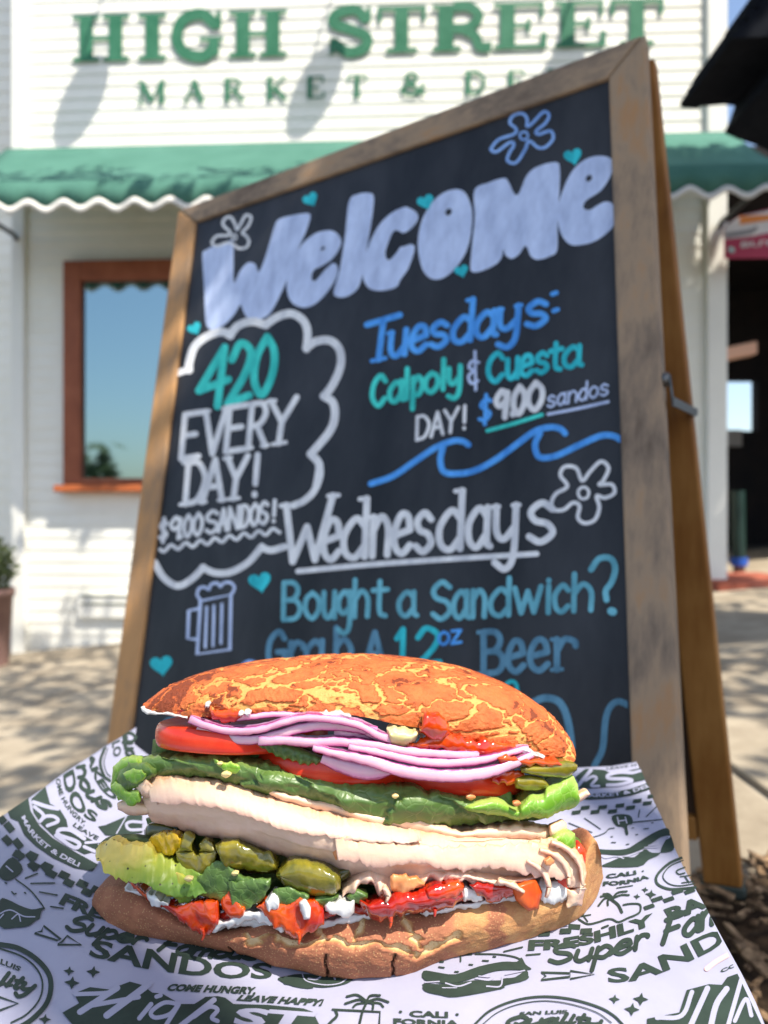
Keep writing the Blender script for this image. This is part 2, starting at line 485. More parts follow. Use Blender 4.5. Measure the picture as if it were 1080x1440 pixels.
# ================================================================== GROUND
GS = .10
def gz(x, y): return CAMZ - .46 + GS * (x - .40)
concrete = mat('concrete', srgb(140, 128, 110), .9, .2, var=srgb(170, 158, 138), scale=7, bump=.3, bscale=150)
def ground_sheet(name, x0, x1, y0, y1, m, nx, ny, lift=0, rough=0):
    v = []; f = []
    for j in range(ny + 1):
        for i in range(nx + 1):
            x = x0 + (x1 - x0) * i / nx; y = y0 + (y1 - y0) * j / ny
            v.append((x, y, gz(x, y) + lift + rough * noise.noise(Vector((x * 9, y * 9, 0)))))
    for j in range(ny):
        for i in range(nx):
            a = j * (nx + 1) + i
            f.append((a, a + 1, a + nx + 2, a + nx + 1))
    return add(name, v, f, m)
# one sheet to the horizon, built as sidewalk slabs with scored joints near the shop
far = mat('far_ground', srgb(82, 82, 82), .95, .1, var=srgb(98, 98, 97), scale=.5)
g = ground_sheet('ground', -300, 300, -300, 300, far, 2, 2, -.012); tag(g, kind='structure')
ME = 0.965                                            # sidewalk edge, where the planting strip begins
mb = MB(); J = .008
xs = [-4.2, -3.0, -1.8, -.6, .6, 1.8, 3.0, 4.2]; ys = [ME, 2.05, 3.15, 5.2]
for a, b in zip(xs, xs[1:]):
    for c, d in zip(ys, ys[1:]):
        p = [(a + J, c + J), (b - J, c + J), (b - J, d - J), (a + J, d - J)]
        mb.hexa([(x, y, gz(x, y) - .06) for x, y in p], [(x, y, gz(x, y)) for x, y in p])
o = mb.build('sidewalk', concrete, bevel=.006); tag(o, kind='structure')
ms = MB()
p = [(-4.2, -2.5), (-.05, -2.5), (-.05, ME - J), (-4.2, ME - J)]
ms.hexa([(x, y, gz(x, y) - .06) for x, y in p], [(x, y, gz(x, y) - .004) for x, y in p])
o = ms.build('pavement', concrete, bevel=.006); tag(o, kind='structure')
soil = mat('soil', srgb(52, 42, 34), .95, .1, var=srgb(92, 76, 60), scale=30, bump=.8, bscale=120)
o = ground_sheet('planting_bed', -.05, 3.2, -1.6, ME, soil, 60, 50, -.006, .012); tag(o, kind='structure')
chip = mat('wood_chips', srgb(70, 52, 38), .9, .2, var=srgb(176, 146, 112), scale=60)
rnd = random.Random(3); mb = MB()
for _ in range(2600):
    x = rnd.uniform(.25, 1.5); y = rnd.uniform(.35, ME + .03)
    z = gz(x, y) + rnd.uniform(-.006, .012)
    a = rnd.uniform(0, 6.28); L = rnd.uniform(.008, .034); wd = rnd.uniform(.004, .012)
    d = Vector((math.cos(a), math.sin(a), rnd.uniform(-.5, .5))) * L; q = Vector((-math.sin(a), math.cos(a), rnd.uniform(-.4, .4))) * wd
    mb.bar(Vector((x, y, z)) - d / 2 - q / 2, d, q, Vector((0, 0, .003)))
o = mb.build('mulch', chip); tag(o, kind='stuff')

# ================================================================== SHOP FRONT
FLp = C0 + Vector((-.5 * 3.72, 3.72, 0)); FRp = C0 + Vector((.4414 * 3.55, 3.55, 0))
EF = (FRp - FLp).normalized(); NF = Vector((EF.y, -EF.x, 0))
def fac(x, y, h=0): return on_plane(x, y, FLp, NF) + NF * h
def fs(x): return (fac(x, 720) - FLp).dot(EF)          # metres along the front
def fz(x, y): return fac(x, y).z
def fp(s, z, out=0): return FLp + EF * s + Vector((0, 0, z - CAMZ)) + NF * out
S0, S1 = fs(20), fs(1019); ZB = CAMZ - 1.0; ZT = CAMZ + 3.4
paint = mat('white_paint', srgb(228, 226, 214), .55, .3, var=srgb(236, 235, 226), scale=3, bump=.05, bscale=60)
trim_paint = mat('trim_paint', srgb(232, 231, 222), .5, .35, var=srgb(225, 224, 216), scale=5)
house = empty('market_building', fp(S0, CAMZ - .9, -.5), 'white clapboard market building with a brown framed window and corner boards', 'building')
def siding(s0, s1, z0, z1, out=0, pitch=.0585):
    v = []; f = []; z = z0
    while z < z1:
        k = len(v)
        for s in (s0, s1): v += [fp(s, z, out), fp(s, z, out + .0055), fp(s, z + pitch, out + .001)]
        f += [(k, k + 3, k + 4, k + 1), (k + 1, k + 4, k + 5, k + 2)]
        z += pitch
    return v, f
v, f = siding(S0, S1, ZB, ZT)
mb = MB(); mb.raw(v, f)
b = [fp(S0, ZB, -.001), fp(S1, ZB, -.001), fp(S1, ZB, -3.2), fp(S0, ZB, -3.2)]
mb.hexa(b, [p + Vector((0, 0, ZT - ZB)) for p in b])
add('wall', mb.v, mb.f, paint, house)
def fbox(mb, s0, s1, z0, z1, o0, o1):
    mb.hexa([fp(s0, z0, o1), fp(s1, z0, o1), fp(s1, z0, o0), fp(s0, z0, o0)], [fp(s0, z1, o1), fp(s1, z1, o1), fp(s1, z1, o0), fp(s0, z1, o0)])
for a, b in ((20, 38), (992, 1019.5)):
    m_ = MB(); fbox(m_, fs(a), fs(b), ZB, ZT, -.02, .03); m_.build('corner_board', trim_paint, house, bevel=.004)
# neighbouring set-back wall at the left edge
side = MB(); v, f = siding(S0 - 2.0, S0 - .02, ZB, ZT, -.22, .07); side.raw(v, f)
add('side_wall', side.v, side.f, paint, house)
# low vent cover on the wall
vent = MB(); a, b = fs(112), fs(230)
fbox(vent, a, b, fz(110, 868), fz(110, 834), .012, .03)
vo = vent.build('vent_cover', trim_paint, house, bevel=.004)
for yy in (837, 848):
    m_ = MB(); fbox(m_, a + .02, b - .02, fz(110, yy + 1.2), fz(110, yy - 1.2), .03, .034)
    m_.build('vent_slot', mat('slot_dark', srgb(120, 122, 104), .8), vo)
# window
wframe_m = wood('window_wood', [(.3, srgb(116, 62, 42)), (.55, srgb(146, 84, 58)), (.8, srgb(164, 102, 74))], 2, 5, 8, .5)
glass_m = bpy.data.materials.new('window_glass'); glass_m.use_nodes = True
gp = glass_m.node_tree.nodes['Principled BSDF']
gp.inputs['Base Color'].default_value = (.27, .37, .39, 1); gp.inputs['Metallic'].default_value = 1; gp.inputs['Roughness'].default_value = .03
wx0, wx1, wz0, wz1 = fs(95), fs(352), fz(95, 682), fz(95, 371)
ft = .085
win = MB()
fbox(win, wx0, wx0 + ft, wz0, wz1, 0, .05); fbox(win, wx1 - ft, wx1, wz0, wz1, 0, .05)
fbox(win, wx0 + ft, wx1 - ft, wz1 - ft * 1.1, wz1, 0, .05); fbox(win, wx0 + ft, wx1 - ft, wz0, wz0 + .03, 0, .05)
wo = win.build('window', wframe_m, house, bevel=.004)
m_ = MB(); fbox(m_, wx0 + ft, wx1 - ft, wz0 + .03, wz1 - ft * 1.1, .012, .02); m_.build('pane', glass_m, wo)
m_ = MB(); fbox(m_, wx0 - .03, wx1 + .03, wz0 - .035, wz0 - .002, 0, .085)
m_.build('sill', mat('sill_wood', srgb(168, 88, 44), .5, var=srgb(190, 104, 56), scale=9), wo, bevel=.006)

# ---- painted shop name on the clapboards
green = mat('sign_green', srgb(46, 108, 80), .6, .2, var=srgb(66, 124, 96), scale=12)
sign = empty('shop_sign', fac(500, 92), 'green painted HIGH STREET MARKET and DELI lettering across the upper white siding', 'sign')
df = Draw(lambda x, y, h: fac(x, y, .0135 + h))
bl = lambda x: 89.5 + (x - 105) * (65 - 89.5) / 825
def slab(ch, x0, x1, H=65):
    w = x1 - x0
    def rect(a, c, b, d):
        P = []
        for x, y in ((a, c), (b, c), (b, d), (a, d)):
            px = x0 + w * x; P.append((px, bl(px) - H * y))
        df.poly(P, smooth=False)
    def arc(pts, ww): df.stroke([(x0 + w * x, bl(x0 + w * x) - H * y) for x, y in pts], ww, cap=False)
    if ch == 'H':
        rect(.12, 0, .36, 1); rect(.64, 0, .88, 1); rect(.36, .44, .64, .55)
        for a, b in ((0, .47), (.53, 1)): rect(a, 0, b, .1); rect(a, .9, b, 1)
    if ch == 'I': rect(.25, 0, .75, 1); rect(0, 0, 1, .1); rect(0, .9, 1, 1)
    if ch == 'T':
        rect(.36, 0, .64, 1); rect(.18, 0, .82, .1); rect(0, .89, 1, 1); rect(0, .66, .09, .89); rect(.91, .66, 1, .89)
    if ch == 'E':
        rect(.12, 0, .4, 1); rect(0, 0, .95, .1); rect(0, .9, .95, 1); rect(.4, .45, .68, .55); rect(.62, .36, .7, .64); rect(.87, .66, .95, .9); rect(.89, 0, 1, .34)
    if ch == 'R':
        rect(.1, 0, .36, 1); rect(0, 0, .48, .1); rect(0, .9, .5, 1)
        arc([(.36, .95), (.62, .94), (.78, .73), (.62, .5), (.36, .47)], 14); arc([(.5, .48), (.72, .3), (.8, .08), (1.0, .06)], 14)
    if ch == 'G':
        arc([(.88, .68), (.6, .95), (.25, .85), (.12, .5), (.25, .15), (.6, .04), (.82, .2)], 16); rect(.86, .62, .96, 1); rect(.72, .05, .92, .42); rect(.55, .36, 1, .46)
    if ch == 'S':
        arc([(.86, .7), (.6, .95), (.2, .86), (.16, .66), (.5, .53), (.84, .36), (.8, .12), (.45, .04), (.12, .28)], 15); rect(.84, .66, .94, 1); rect(.06, 0, .15, .36)
for ch, a, b in (('H', 104, 183), ('I', 196, 235), ('G', 241, 315), ('H', 323, 404), ('S', 460, 526), ('T', 531, 599), ('R', 608, 691), ('E', 694, 768), ('E', 779, 851), ('T', 857, 932)):
    slab(ch, a, b); df.build('letter', green, sign, 0)
b2 = lambda x: 147 + (x - 195) * (131 - 147) / 540
def small(ch, x0, x1, H=30):
    w = x1 - x0
    q = lambda x, y: (x0 + w * x, b2(x0 + w * x) - H * y)
    th = {'M': [(0.1, 1), (.5, .1)], 'A': [(.05, 0), (.5, 1)]}
    for st in CAP.get(ch, []):
        pass
    if ch == 'M':
        L = [([(.12, 0), (.14, 1)], 3), ([(.14, 1), (.5, .05)], 7), ([(.5, .05), (.84, 1)], 3), ([(.86, 1), (.86, 0)], 7)]; F = [(-.05, .28, 0), (.7, 1.02, 0), (-.05, .2, 1), (.8, 1.02, 1)]
    elif ch == 'A': L = [([(.05, 0), (.5, 1)], 3), ([(.48, 1), (.88, 0)], 7), ([(.2, .33), (.75, .33)], 3)]; F = [(-.08, .25, 0), (.7, 1.05, 0)]
    elif ch == 'R': L = [([(.2, 0), (.2, 1)], 7), ([(.2, .98), (.65, .95), (.8, .75), (.6, .52), (.2, .5)], 4), ([(.5, .5), (.95, 0)], 6)]; F = [(0, .4, 0), (0, .3, 1), (.8, 1.08, 0)]
    elif ch == 'K': L = [([(.2, 0), (.2, 1)], 7), ([(.85, 1), (.25, .4)], 3), ([(.4, .55), (.9, 0)], 7)]; F = [(0, .4, 0), (0, .4, 1), (.7, 1, 1), (.7, 1.06, 0)]
    elif ch == 'E': L = [([(.22, 0), (.22, 1)], 7), ([(.1, .98), (.9, .98)], 3), ([(.2, .5), (.7, .5)], 3), ([(.1, .02), (.95, .02)], 3), ([(.9, .98), (.9, .72)], 3), ([(.95, .02), (.95, .3)], 3)]; F = []
    elif ch == 'T': L = [([(.5, 0), (.5, 1)], 7), ([(0, .98), (1, .98)], 3), ([(.02, .98), (.02, .7)], 3), ([(.98, .98), (.98, .7)], 3)]; F = [(.25, .75, 0)]
    elif ch == 'D': L = [([(.2, 0), (.2, 1)], 7), ([(.2, .98), (.65, .95), (.92, .5), (.65, .05), (.2, .02)], 5)]; F = [(0, .4, 0), (0, .4, 1)]
    elif ch == 'L': L = [([(.22, 0), (.22, 1)], 7), ([(.1, .02), (.95, .02)], 3), ([(.95, .02), (.95, .3)], 3)]; F = [(0, .45, 1)]
    elif ch == 'I': L = [([(.5, 0), (.5, 1)], 7)]; F = [(.2, .8, 0), (.2, .8, 1)]
    elif ch == '&': L = [([(.95, .5), (.6, .05), (.2, .08), (.08, .3), (.55, .65), (.6, .9), (.4, 1), (.22, .8), (.4, .5), (.95, .02)], 5)]; F = []
    for pts, ww in L: df.stroke([q(*p) for p in pts], ww, cap=False)
    for a, b, y in F: df.stroke([q(a, y), q(b, y)], 2.6, cap=False)
for ch, a, b in (('M', 195, 234), ('A', 260, 288), ('R', 315, 343), ('K', 374, 404), ('E', 430, 457), ('T', 490, 515), ('&', 563, 599), ('D', 652, 683), ('E', 712, 738), ('L', 768, 794), ('I', 824, 838)):
    small(ch, a, b); df.build('small_letter', green, sign, 0)

# ---- awning
awn_m = mat('awning_cloth', srgb(70, 112, 98), .9, .08, var=srgb(82, 125, 111), scale=4, bump=.1, bscale=300)
awn_w = mat('awning_trim', srgb(225, 222, 214), .8, .15)
metal_d = mat('dark_metal', srgb(60, 64, 66), .45, .5, .3)
awn = empty('awning', fac(500, 205), 'green cloth awning with a white scalloped edge over the window', 'awning')
zt = CAMZ + 1.737; zo = CAMZ + 1.345; AO = .56
sa, sb = S0 - .02, S1 + .02
top = []; fcs = []; N = 40
for i in range(N + 1):
    s = sa + (sb - sa) * i / N
    for j in range(7):
        t = j / 6
        top.append(fp(s, zt + (zo - zt) * t - .02 * math.sin(math.pi * t), .035 + (AO - .035) * t))
for i in range(N):
    for j in range(6):
        a = i * 7 + j
        fcs.append((a, a + 1, a + 8, a + 7))
o = add('canopy', top, fcs, awn_m, awn, True)
md = o.modifiers.new('thick', 'SOLIDIFY'); md.thickness = .004; md.offset = -1
per = .1465; ph = fs(48)      # scallop pitch: the outer edge stands nearer, so the phase is set there
def scal(s): return zo - .098 - .016 * math.cos(2 * math.pi * (s - ph - .05) / per)
va, vf, ta, tf = [], [], [], []
n = 420
for i in range(n + 1):
    s = sa + (sb - sa) * i / n; wv = AO + .004 * math.sin(s * 21) + .0035
    va += [fp(s, zo, wv), fp(s, scal(s), wv + .006)]
    ta += [fp(s, scal(s) + .006, wv + .010), fp(s, scal(s) - .020, wv + .012)]
    if i:
        k = 2 * i; q = (k - 2, k - 1, k + 1, k); vf.append(q); tf.append(q)
for nm, V_, F_, m in (('valance', va, vf, awn_m), ('scalloped_trim', ta, tf, awn_w)):
    o = add(nm, V_, F_, m, awn, True); md = o.modifiers.new('thick', 'SOLIDIFY'); md.thickness = .003; md.offset = 0
m_ = MB(); m_.tube([fp(sa, zo - .012, AO - .012), fp(sb, zo - .012, AO - .012)], .011); m_.build('front_bar', metal_d, awn)
for s in (fs(28), fs(1008)):
    m_ = MB(); e = sa if s < 0.5 else sb
    m_.tube([fp(s, fz(22, 340), .03), fp(s, fz(22, 336), .06), fp(e + (.02 if e == sa else -.02), zo - .02, AO - .02)], .011)
    m_.build('support_arm', metal_d, awn)

# ---- lamps above the sign; only their shadows reach the picture
lamp_m = mat('lamp_enamel', srgb(40, 62, 54), .35, .5)
for i, (x, y) in enumerate(((113, 140), (441, 126), (779, 122))):
    hit = fac(x, y); pos = hit + SUN * (.36 / SUN.dot(NF))
    L = empty('gooseneck_lamp', pos, ['leftmost', 'middle', 'rightmost'][i] + ' gooseneck lamp above the shop name, casting an oval shadow on the siding', 'lamp', 'gooseneck lamps above the shop sign')
    prof = [(.100, -.03), (.098, -.01), (.085, .015), (.055, .04), (.022, .055), (.014, .09)]
    v = []; f = []; K = 24
    for r, z in prof:
        for k in range(K):
            a = 2 * math.pi * k / K; v.append(pos + Vector((r * math.cos(a), r * math.sin(a), z)))
    for j in range(len(prof) - 1):
        for k in range(K): f.append((j * K + k, j * K + (k + 1) % K, (j + 1) * K + (k + 1) % K, (j + 1) * K + k))
    f.append(tuple((len(prof) - 1) * K + k for k in range(K)))
    o = add('lamp_shade', v, f, lamp_m, L, True); md = o.modifiers.new('thick', 'SOLIDIFY'); md.thickness = .003
    m_ = MB(); q = pos + Vector((0, 0, .09))
    m_.tube(spline([q, q + Vector((0, 0, .07)), q + NF * -.1 + Vector((0, 0, .13)), q + NF * -.36 + Vector((0, 0, .05))], 6), .006)
    m_.build('lamp_arm', lamp_m, L, True)

# ================================================================== PATIO AT THE RIGHT
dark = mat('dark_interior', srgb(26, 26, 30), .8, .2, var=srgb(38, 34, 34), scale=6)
shing = mat('roof_shingle', srgb(15, 18, 25), .9, .1, var=srgb(24, 27, 34), scale=25, bump=.4)
roof = empty('patio_roof', at(1100, 150, 2.1), 'dark shingled roof corner jutting in at the upper right, in front of the siding', 'roof')
out = [(958, 151), (967, 138), (972, 137), (984, 118), (988, 119), (1001, 98), (1000, 88), (1006, 84), (1014, 80), (1024, 66), (1030, 62), (1040, 40), (1052, 18), (1064, -4), (1090, -42), (1200, -200), (1360, -430), (1560, -430), (1560, 320), (1200, 300), (1080, 212), (1060, 203), (1038, 196), (1018, 187), (1026, 170), (1033, 149), (1018, 147), (985, 150)]
m_ = MB(); m_.hexa([at(x, y, 2.05) for x, y in out], [at(x, y, 2.05) + Vector((0, -.30, 0)) for x, y in out])
# n-gon caps triangulated
tri = tessellate_polygon([[Vector((x, y, 0)) for x, y in out]]); n = len(out)
m_.f = [t for t in tri] + [tuple(i + n for i in t) for t in tri] + m_.f[2:]
m_.build('roof_slab', shing, roof)
m_ = MB(); ed = [(958, 151), (1064, -4), (1360, -436)]
for i in range(46):
    t = i / 45; x = 958 + 402 * t; y = 151 - 587 * t
    a = at(x, y, 2.06); w2 = .012 + .01 * ((i * 7) % 5) / 4
    m_.bar(a, Vector((.045, 0, -.004)), Vector((0, -.30, 0)), Vector((-.004, 0, w2)))
m_.build('shingles', shing, roof)
m_ = MB(); m_.box(1.75, 1.87, 2.1, 2.22, gz(1.8, 2.1) - .05, CAMZ + 1.5); m_.build('roof_post', dark, roof)

DX = fs(1020)
door = empty('shop_doorway', fp(DX, gz(1.6, 3.5), -.4), 'dark open doorway beside the corner board with daylight at the far end', 'doorway')
yB = 5.6; zc = CAMZ + 1.62
def xb(px): return (px - 540) / FPX * yB
def zb_(py): return CAMZ - (py - 720) / FPX * yB
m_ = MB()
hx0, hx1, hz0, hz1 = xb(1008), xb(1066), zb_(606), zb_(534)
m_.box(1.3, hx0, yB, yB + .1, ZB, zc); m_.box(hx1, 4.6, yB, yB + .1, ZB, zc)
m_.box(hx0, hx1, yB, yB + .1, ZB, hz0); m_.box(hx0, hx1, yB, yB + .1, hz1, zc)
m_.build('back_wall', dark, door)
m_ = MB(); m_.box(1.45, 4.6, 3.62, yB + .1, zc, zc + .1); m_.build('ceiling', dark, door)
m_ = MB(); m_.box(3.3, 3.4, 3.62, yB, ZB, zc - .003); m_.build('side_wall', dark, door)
m_ = MB(); m_.box(hx0 - .1, hx0 + .17, yB - .03, yB - .002, zb_(628), hz0 + .004); m_.build('window_ledge', mat('ledge', srgb(150, 148, 145), .7), door)
brick = mat('brick_red', srgb(150, 82, 64), .8, .2, var=srgb(176, 104, 84), scale=14, bump=.3)
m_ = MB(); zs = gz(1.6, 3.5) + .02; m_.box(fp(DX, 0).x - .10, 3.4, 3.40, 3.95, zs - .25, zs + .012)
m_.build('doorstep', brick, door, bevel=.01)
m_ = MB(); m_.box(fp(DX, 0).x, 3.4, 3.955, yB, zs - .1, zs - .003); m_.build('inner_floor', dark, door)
m_ = MB(); m_.bar(at(1014, 508, 4.4), at(1066, 497, 4.4) - at(1014, 508, 4.4), Vector((0, .08, 0)), Vector((0, 0, .075))); m_.build('sunlit_patch_bar', mat('sunlit_salmon', srgb(214, 170, 146), .6), door, bevel=.01)  # bar added for a sunlit patch in the dark doorway, its brightness painted in
stand = empty('umbrella_stand', at(1039, 826, 4.0), 'dark green pole with a blue band standing inside the dark doorway', 'pole')
m_ = MB(); m_.tube([at(1039, 788, 4.0), at(1038, 690, 4.0)], .034); m_.build('pole', mat('dark_green', srgb(14, 44, 38), .5), stand)
m_ = MB(); m_.tube([at(1039, 795, 4.0), at(1039, 784, 4.0)], .044); m_.build('band', mat('blue_band', srgb(30, 80, 170), .5), stand)
m_ = MB(); m_.tube([at(1040, 826, 4.0), at(1039, 795, 4.0)], .030); m_.build('base', mat('brown_base', srgb(110, 82, 68), .7), stand)

# banner under the awning end
ban = empty('banner', at(1070, 340, 3.42), 'magenta, white and orange banner hung above the dark doorway', 'banner')
bo = at(1050, 330, 3.42); bn = Vector((-.04, -1, 0)).normalized()
bs = lambda x, y, h=0: on_plane(x, y, bo, bn) + bn * h
db = Draw(bs)
red = mat('banner_magenta', srgb(160, 44, 74), .6); org = mat('banner_orange', srgb(214, 128, 52), .6); wht = mat('banner_white', srgb(205, 200, 198), .6); gry = mat('banner_grey', srgb(120, 118, 122), .6)
P = [(1018, 318), (1040, 304), (1100, 290), (1160, 280), (1160, 362), (1018, 364)]
m_ = MB(); m_.hexa([bs(x, y, 0) for x, y in P], [bs(x, y, .006) for x, y in P]); m_.build('cloth', red, ban)
db.poly([(1018, 319), (1040, 305), (1160, 281), (1160, 312), (1080, 328), (1050, 334), (1018, 337)], smooth=False); db.build('white_band', wht, ban, .0075)
db.poly([(1039, 305), (1080, 303), (1160, 290), (1160, 300), (1080, 311), (1039, 317)], smooth=False); db.build('orange_band', org, ban, .009)
db.stroke([(1022, 332), (1055, 326), (1062, 322)], 6); db.build('grey_lettering', gry, ban, .0095)
db.stroke([(1027, 352), (1028, 352.5)], 8); db.build('pale_dot', mat('banner_dot', srgb(160, 190, 186), .6), ban, .0095)
type_between(db, 'BUY A', [(1041, 349), (1080, 346), (1110, 344)], [(1041, 341), (1080, 338), (1110, 335)])
db.build('white_lettering', wht, ban, .0097)

# potted shrub at the left edge
leafm = mat('shrub_leaf', srgb(58, 72, 40), .6, .3, var=srgb(104, 116, 70), scale=30)
shrub = empty('potted_shrub', at(-8, 905, 3.35), 'potted green shrub against the corner at the left edge of the shop front', 'plant')
c = at(-14, 795, 3.35); rnd = random.Random(5); mb = MB()
for _ in range(900):
    d = Vector((rnd.gauss(0, 1), rnd.gauss(0, 1), rnd.gauss(0, 1))).normalized() * (rnd.random() ** .4)
    p = c + Vector((d.x * .105, d.y * .105, d.z * .13)); a = Vector((rnd.uniform(-1, 1), rnd.uniform(-1, 1), rnd.uniform(-.4, 1))).normalized()
    b = a.cross(Vector((rnd.uniform(-1, 1), rnd.uniform(-1, 1), rnd.uniform(-1, 1)))).normalized()
    mb.raw([p, p + a * .016 + b * .008, p + a * .036, p + a * .016 - b * .008], [(0, 1, 2, 3)])
mb.build('foliage', leafm, shrub)
v = []; f = []; K = 24; bz = gz(c.x, c.y); hh = c.z - .1 - bz
for r, z in ((.075, 0), (.092, hh * .9), (.1, hh * .9), (.1, hh), (.09, hh), (.088, hh - .02)):
    for k in range(K): a = 2 * math.pi * k / K; v.append((c.x + r * math.cos(a), c.y + r * math.sin(a), bz + z))
for j in range(5):
    for k in range(K): f.append((j * K + k, j * K + (k + 1) % K, (j + 1) * K + (k + 1) % K, (j + 1) * K + k))
f.append(tuple(5 * K + k for k in range(K)))
add('pot', v, f, mat('pot_clay', srgb(120, 92, 84), .8, var=srgb(140, 110, 100), scale=15), shrub, True)

# ================================================================== STREET TREE (over the camera: casts the dappled shade)
bark = mat('bark', srgb(84, 70, 58), .9, .2, var=srgb(112, 96, 80), scale=12, bump=.8, bscale=40, stretch=(1, 1, .2))
tleaf = mat('tree_leaf', srgb(44, 68, 26), .55, .3, var=srgb(74, 98, 40), scale=6)
tx, ty = 2.0, -1.9
tree = empty('street_tree', (tx, ty, gz(tx, ty)), 'leafy street tree beside the sidewalk whose branches shade the chalkboard', 'tree')
m_ = MB()
trunk = [Vector((tx, ty, gz(tx, ty) - .1)), Vector((tx - .03, ty, 1.2)), Vector((tx - .1, ty + .1, 2.2)), Vector((tx - .2, ty + .2, 2.9)), Vector((tx - .3, ty + .4, 4.0))]
m_.tube(spline(trunk, 6), [.13 - .1 * i / 24 for i in range(25)], 12)
for e, k in (((.9, -.3, 3.3), 2), ((.4, .9, 3.6), 2), ((1.5, 1.6, 3.7), 3), ((-.6, .4, 3.9), 3), ((.2, 1.9, 4.0), 3)):
    s = trunk[k]; e = Vector(e)
    q = spline([s, s.lerp(e, .5) + Vector((0, 0, .15)), e], 6); m_.tube(q, [.05 - .04 * i / (len(q) - 1) for i in range(len(q))], 8)
m_.build('trunk', bark, tree, True)
HOLE = []
def lit_zone(p):
    """True when a leaf at p would shade something the photograph shows in full sun"""
    # the sandwich and its paper (about 40 cm ahead, under the camera)
    for zz in (CAMZ - .22, CAMZ - .06):
        t = (p.z - zz) / SUN.z; q = p - SUN * t
        if -.42 < q.x < .42 and q.y < .60 and q.y > -.2: return True
    # the upper shop front
    t = (p - FLp).dot(NF) / SUN.dot(NF); q = p - SUN * t
    if q.z > CAMZ + 1.5 : return True
    if q.x < -.8 and CAMZ - .62 < q.z < CAMZ + .12 and noise.noise(q * 4) < .22: return True
    return False
mb = MB(); rnd = random.Random(11); cnt = 0; tight = 0
def blot(p, sc, off): return noise.noise(Vector((p.x * sc + off, p.y * sc, p.z * sc * .35))) 
tries = 0
while tries < 150000:
    tries += 1
    p = Vector((rnd.uniform(-1.2, 3.0), rnd.uniform(-2.0, 2.6), rnd.uniform(3.1, 3.9)))
    if p.z < 3.3 and p.y > 1.8: continue
    if lit_zone(p): continue
    # where the leaf's shadow falls on the chalkboard the foliage is close; further off it is open
    t = (p.z - (CAMZ + .1)) / SUN.z; q = p - SUN * t
    dense = -.235 + .05 * noise.noise(Vector((q.z * 9, 1, 1))) < q.x < .62 and .50 < q.y < 1.45
    t = (p.z - (CAMZ + 1.4)) / SUN.z; q2 = p - SUN * t
    dense = dense or (q2.x > 1.02 and 2.6 < q2.y < 3.7)
    if cnt > 13000:
        if not dense: continue
        tight += 1
        if tight > 9000: break
    b = blot(p, 2.3, 0) + .45 * blot(p, 6, 9)
    if not dense and b < -.08: continue
    if dense and b < -.38 : continue
    a = Vector((rnd.uniform(-1, 1), rnd.uniform(-1, 1), rnd.uniform(-.5, .3))).normalized()
    bb = a.cross(Vector((rnd.uniform(-.4, .4), rnd.uniform(-.4, .4), 1))).normalized()
    L = rnd.uniform(.05, .09)
    mb.raw([p - a * L / 2, p + bb * L * .3, p + a * L / 2, p - bb * L * .3], [(0, 1, 2, 3)]); cnt += 1
mb.build('crown', tleaf, tree)
# trees across the street, seen only in the window
hedge = MB(); rnd = random.Random(21)
for k in range(9):
    cx = -26 + k * 5.5 + rnd.uniform(-1, 1); hh = rnd.uniform(1.5, 3.6)
    for _ in range(260):
        d = Vector((rnd.gauss(0, .9), rnd.gauss(0, .9), rnd.uniform(0, hh) + gz(0, 0)))
        p = Vector((cx, -22, 0)) + d; s = rnd.uniform(.2, .45)
        a = Vector((rnd.uniform(-1, 1), rnd.uniform(-1, 1), rnd.uniform(-1, 1))).normalized(); b = a.cross(Vector((0, .3, 1))).normalized()
        hedge.raw([p - a * s, p + b * s, p + a * s, p - b * s], [(0, 1, 2, 3)])
o = hedge.build('far_trees', leafm); tag(o, kind='stuff')

# ================================================================== CHALKBOARD A-FRAME
UB = Vector((.86905, -.48707, .08667)).normalized()
WB = Vector((.04747, .25648, .96538)); WB = (WB - UB * WB.dot(UB)).normalized()
TL = C0 + Vector((-.31929, 1.19309, .46818)); BW = .70
NB = UB.cross(WB); 
if NB.y > 0: NB = -NB                     # out of the board, towards the reader
def bd(u, w, h=0): return TL + UB * u - WB * w + NB * h
# length of the front frame down to the ground
def len_to_ground(p, d):
    t = 0
    for _ in range(40):
        q = p + d * t; t += (q.z - gz(q.x, q.y)) / -d.z
    return t
LB = min(len_to_ground(TL, -WB), len_to_ground(TL + UB * BW, -WB))
sb_ = empty('sandwich_board', bd(.35, LB, -.1), 'weathered wooden A-frame chalkboard with colourful chalk lettering standing on the sidewalk', 'chalkboard')
grey_wood = [(.30, srgb(82, 68, 56)), (.45, srgb(132, 114, 96)), (.56, srgb(160, 136, 110)), (.70, srgb(172, 128, 86))]
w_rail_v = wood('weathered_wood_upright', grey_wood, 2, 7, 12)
w_rail_l = wood('sunlit_wood_upright', [(.28, srgb(96, 78, 62)), (.42, srgb(150, 122, 94)), (.58, srgb(186, 140, 92)), (.75, srgb(196, 150, 100))], 2, 7, 12)  # lit copy of the upright wood: sunlight on the left rail put into its colours
w_rail_h = wood('weathered_wood_cross', grey_wood, 0, 7, 12)
w_warm = wood('honey_wood', [(.3, srgb(96, 58, 26)), (.5, srgb(150, 98, 44)), (.7, srgb(178, 126, 66))], 2, 5, 10, .55)
TH = .022
ri = .039; rr_ = .0415; tp = .0335; bt = .0405; bb_ = .07
def slabuv(mb, quad, h0, h1):
    mb.hexa([bd(u, w, h0) for u, w in quad], [bd(u, w, h1) for u, w in quad])
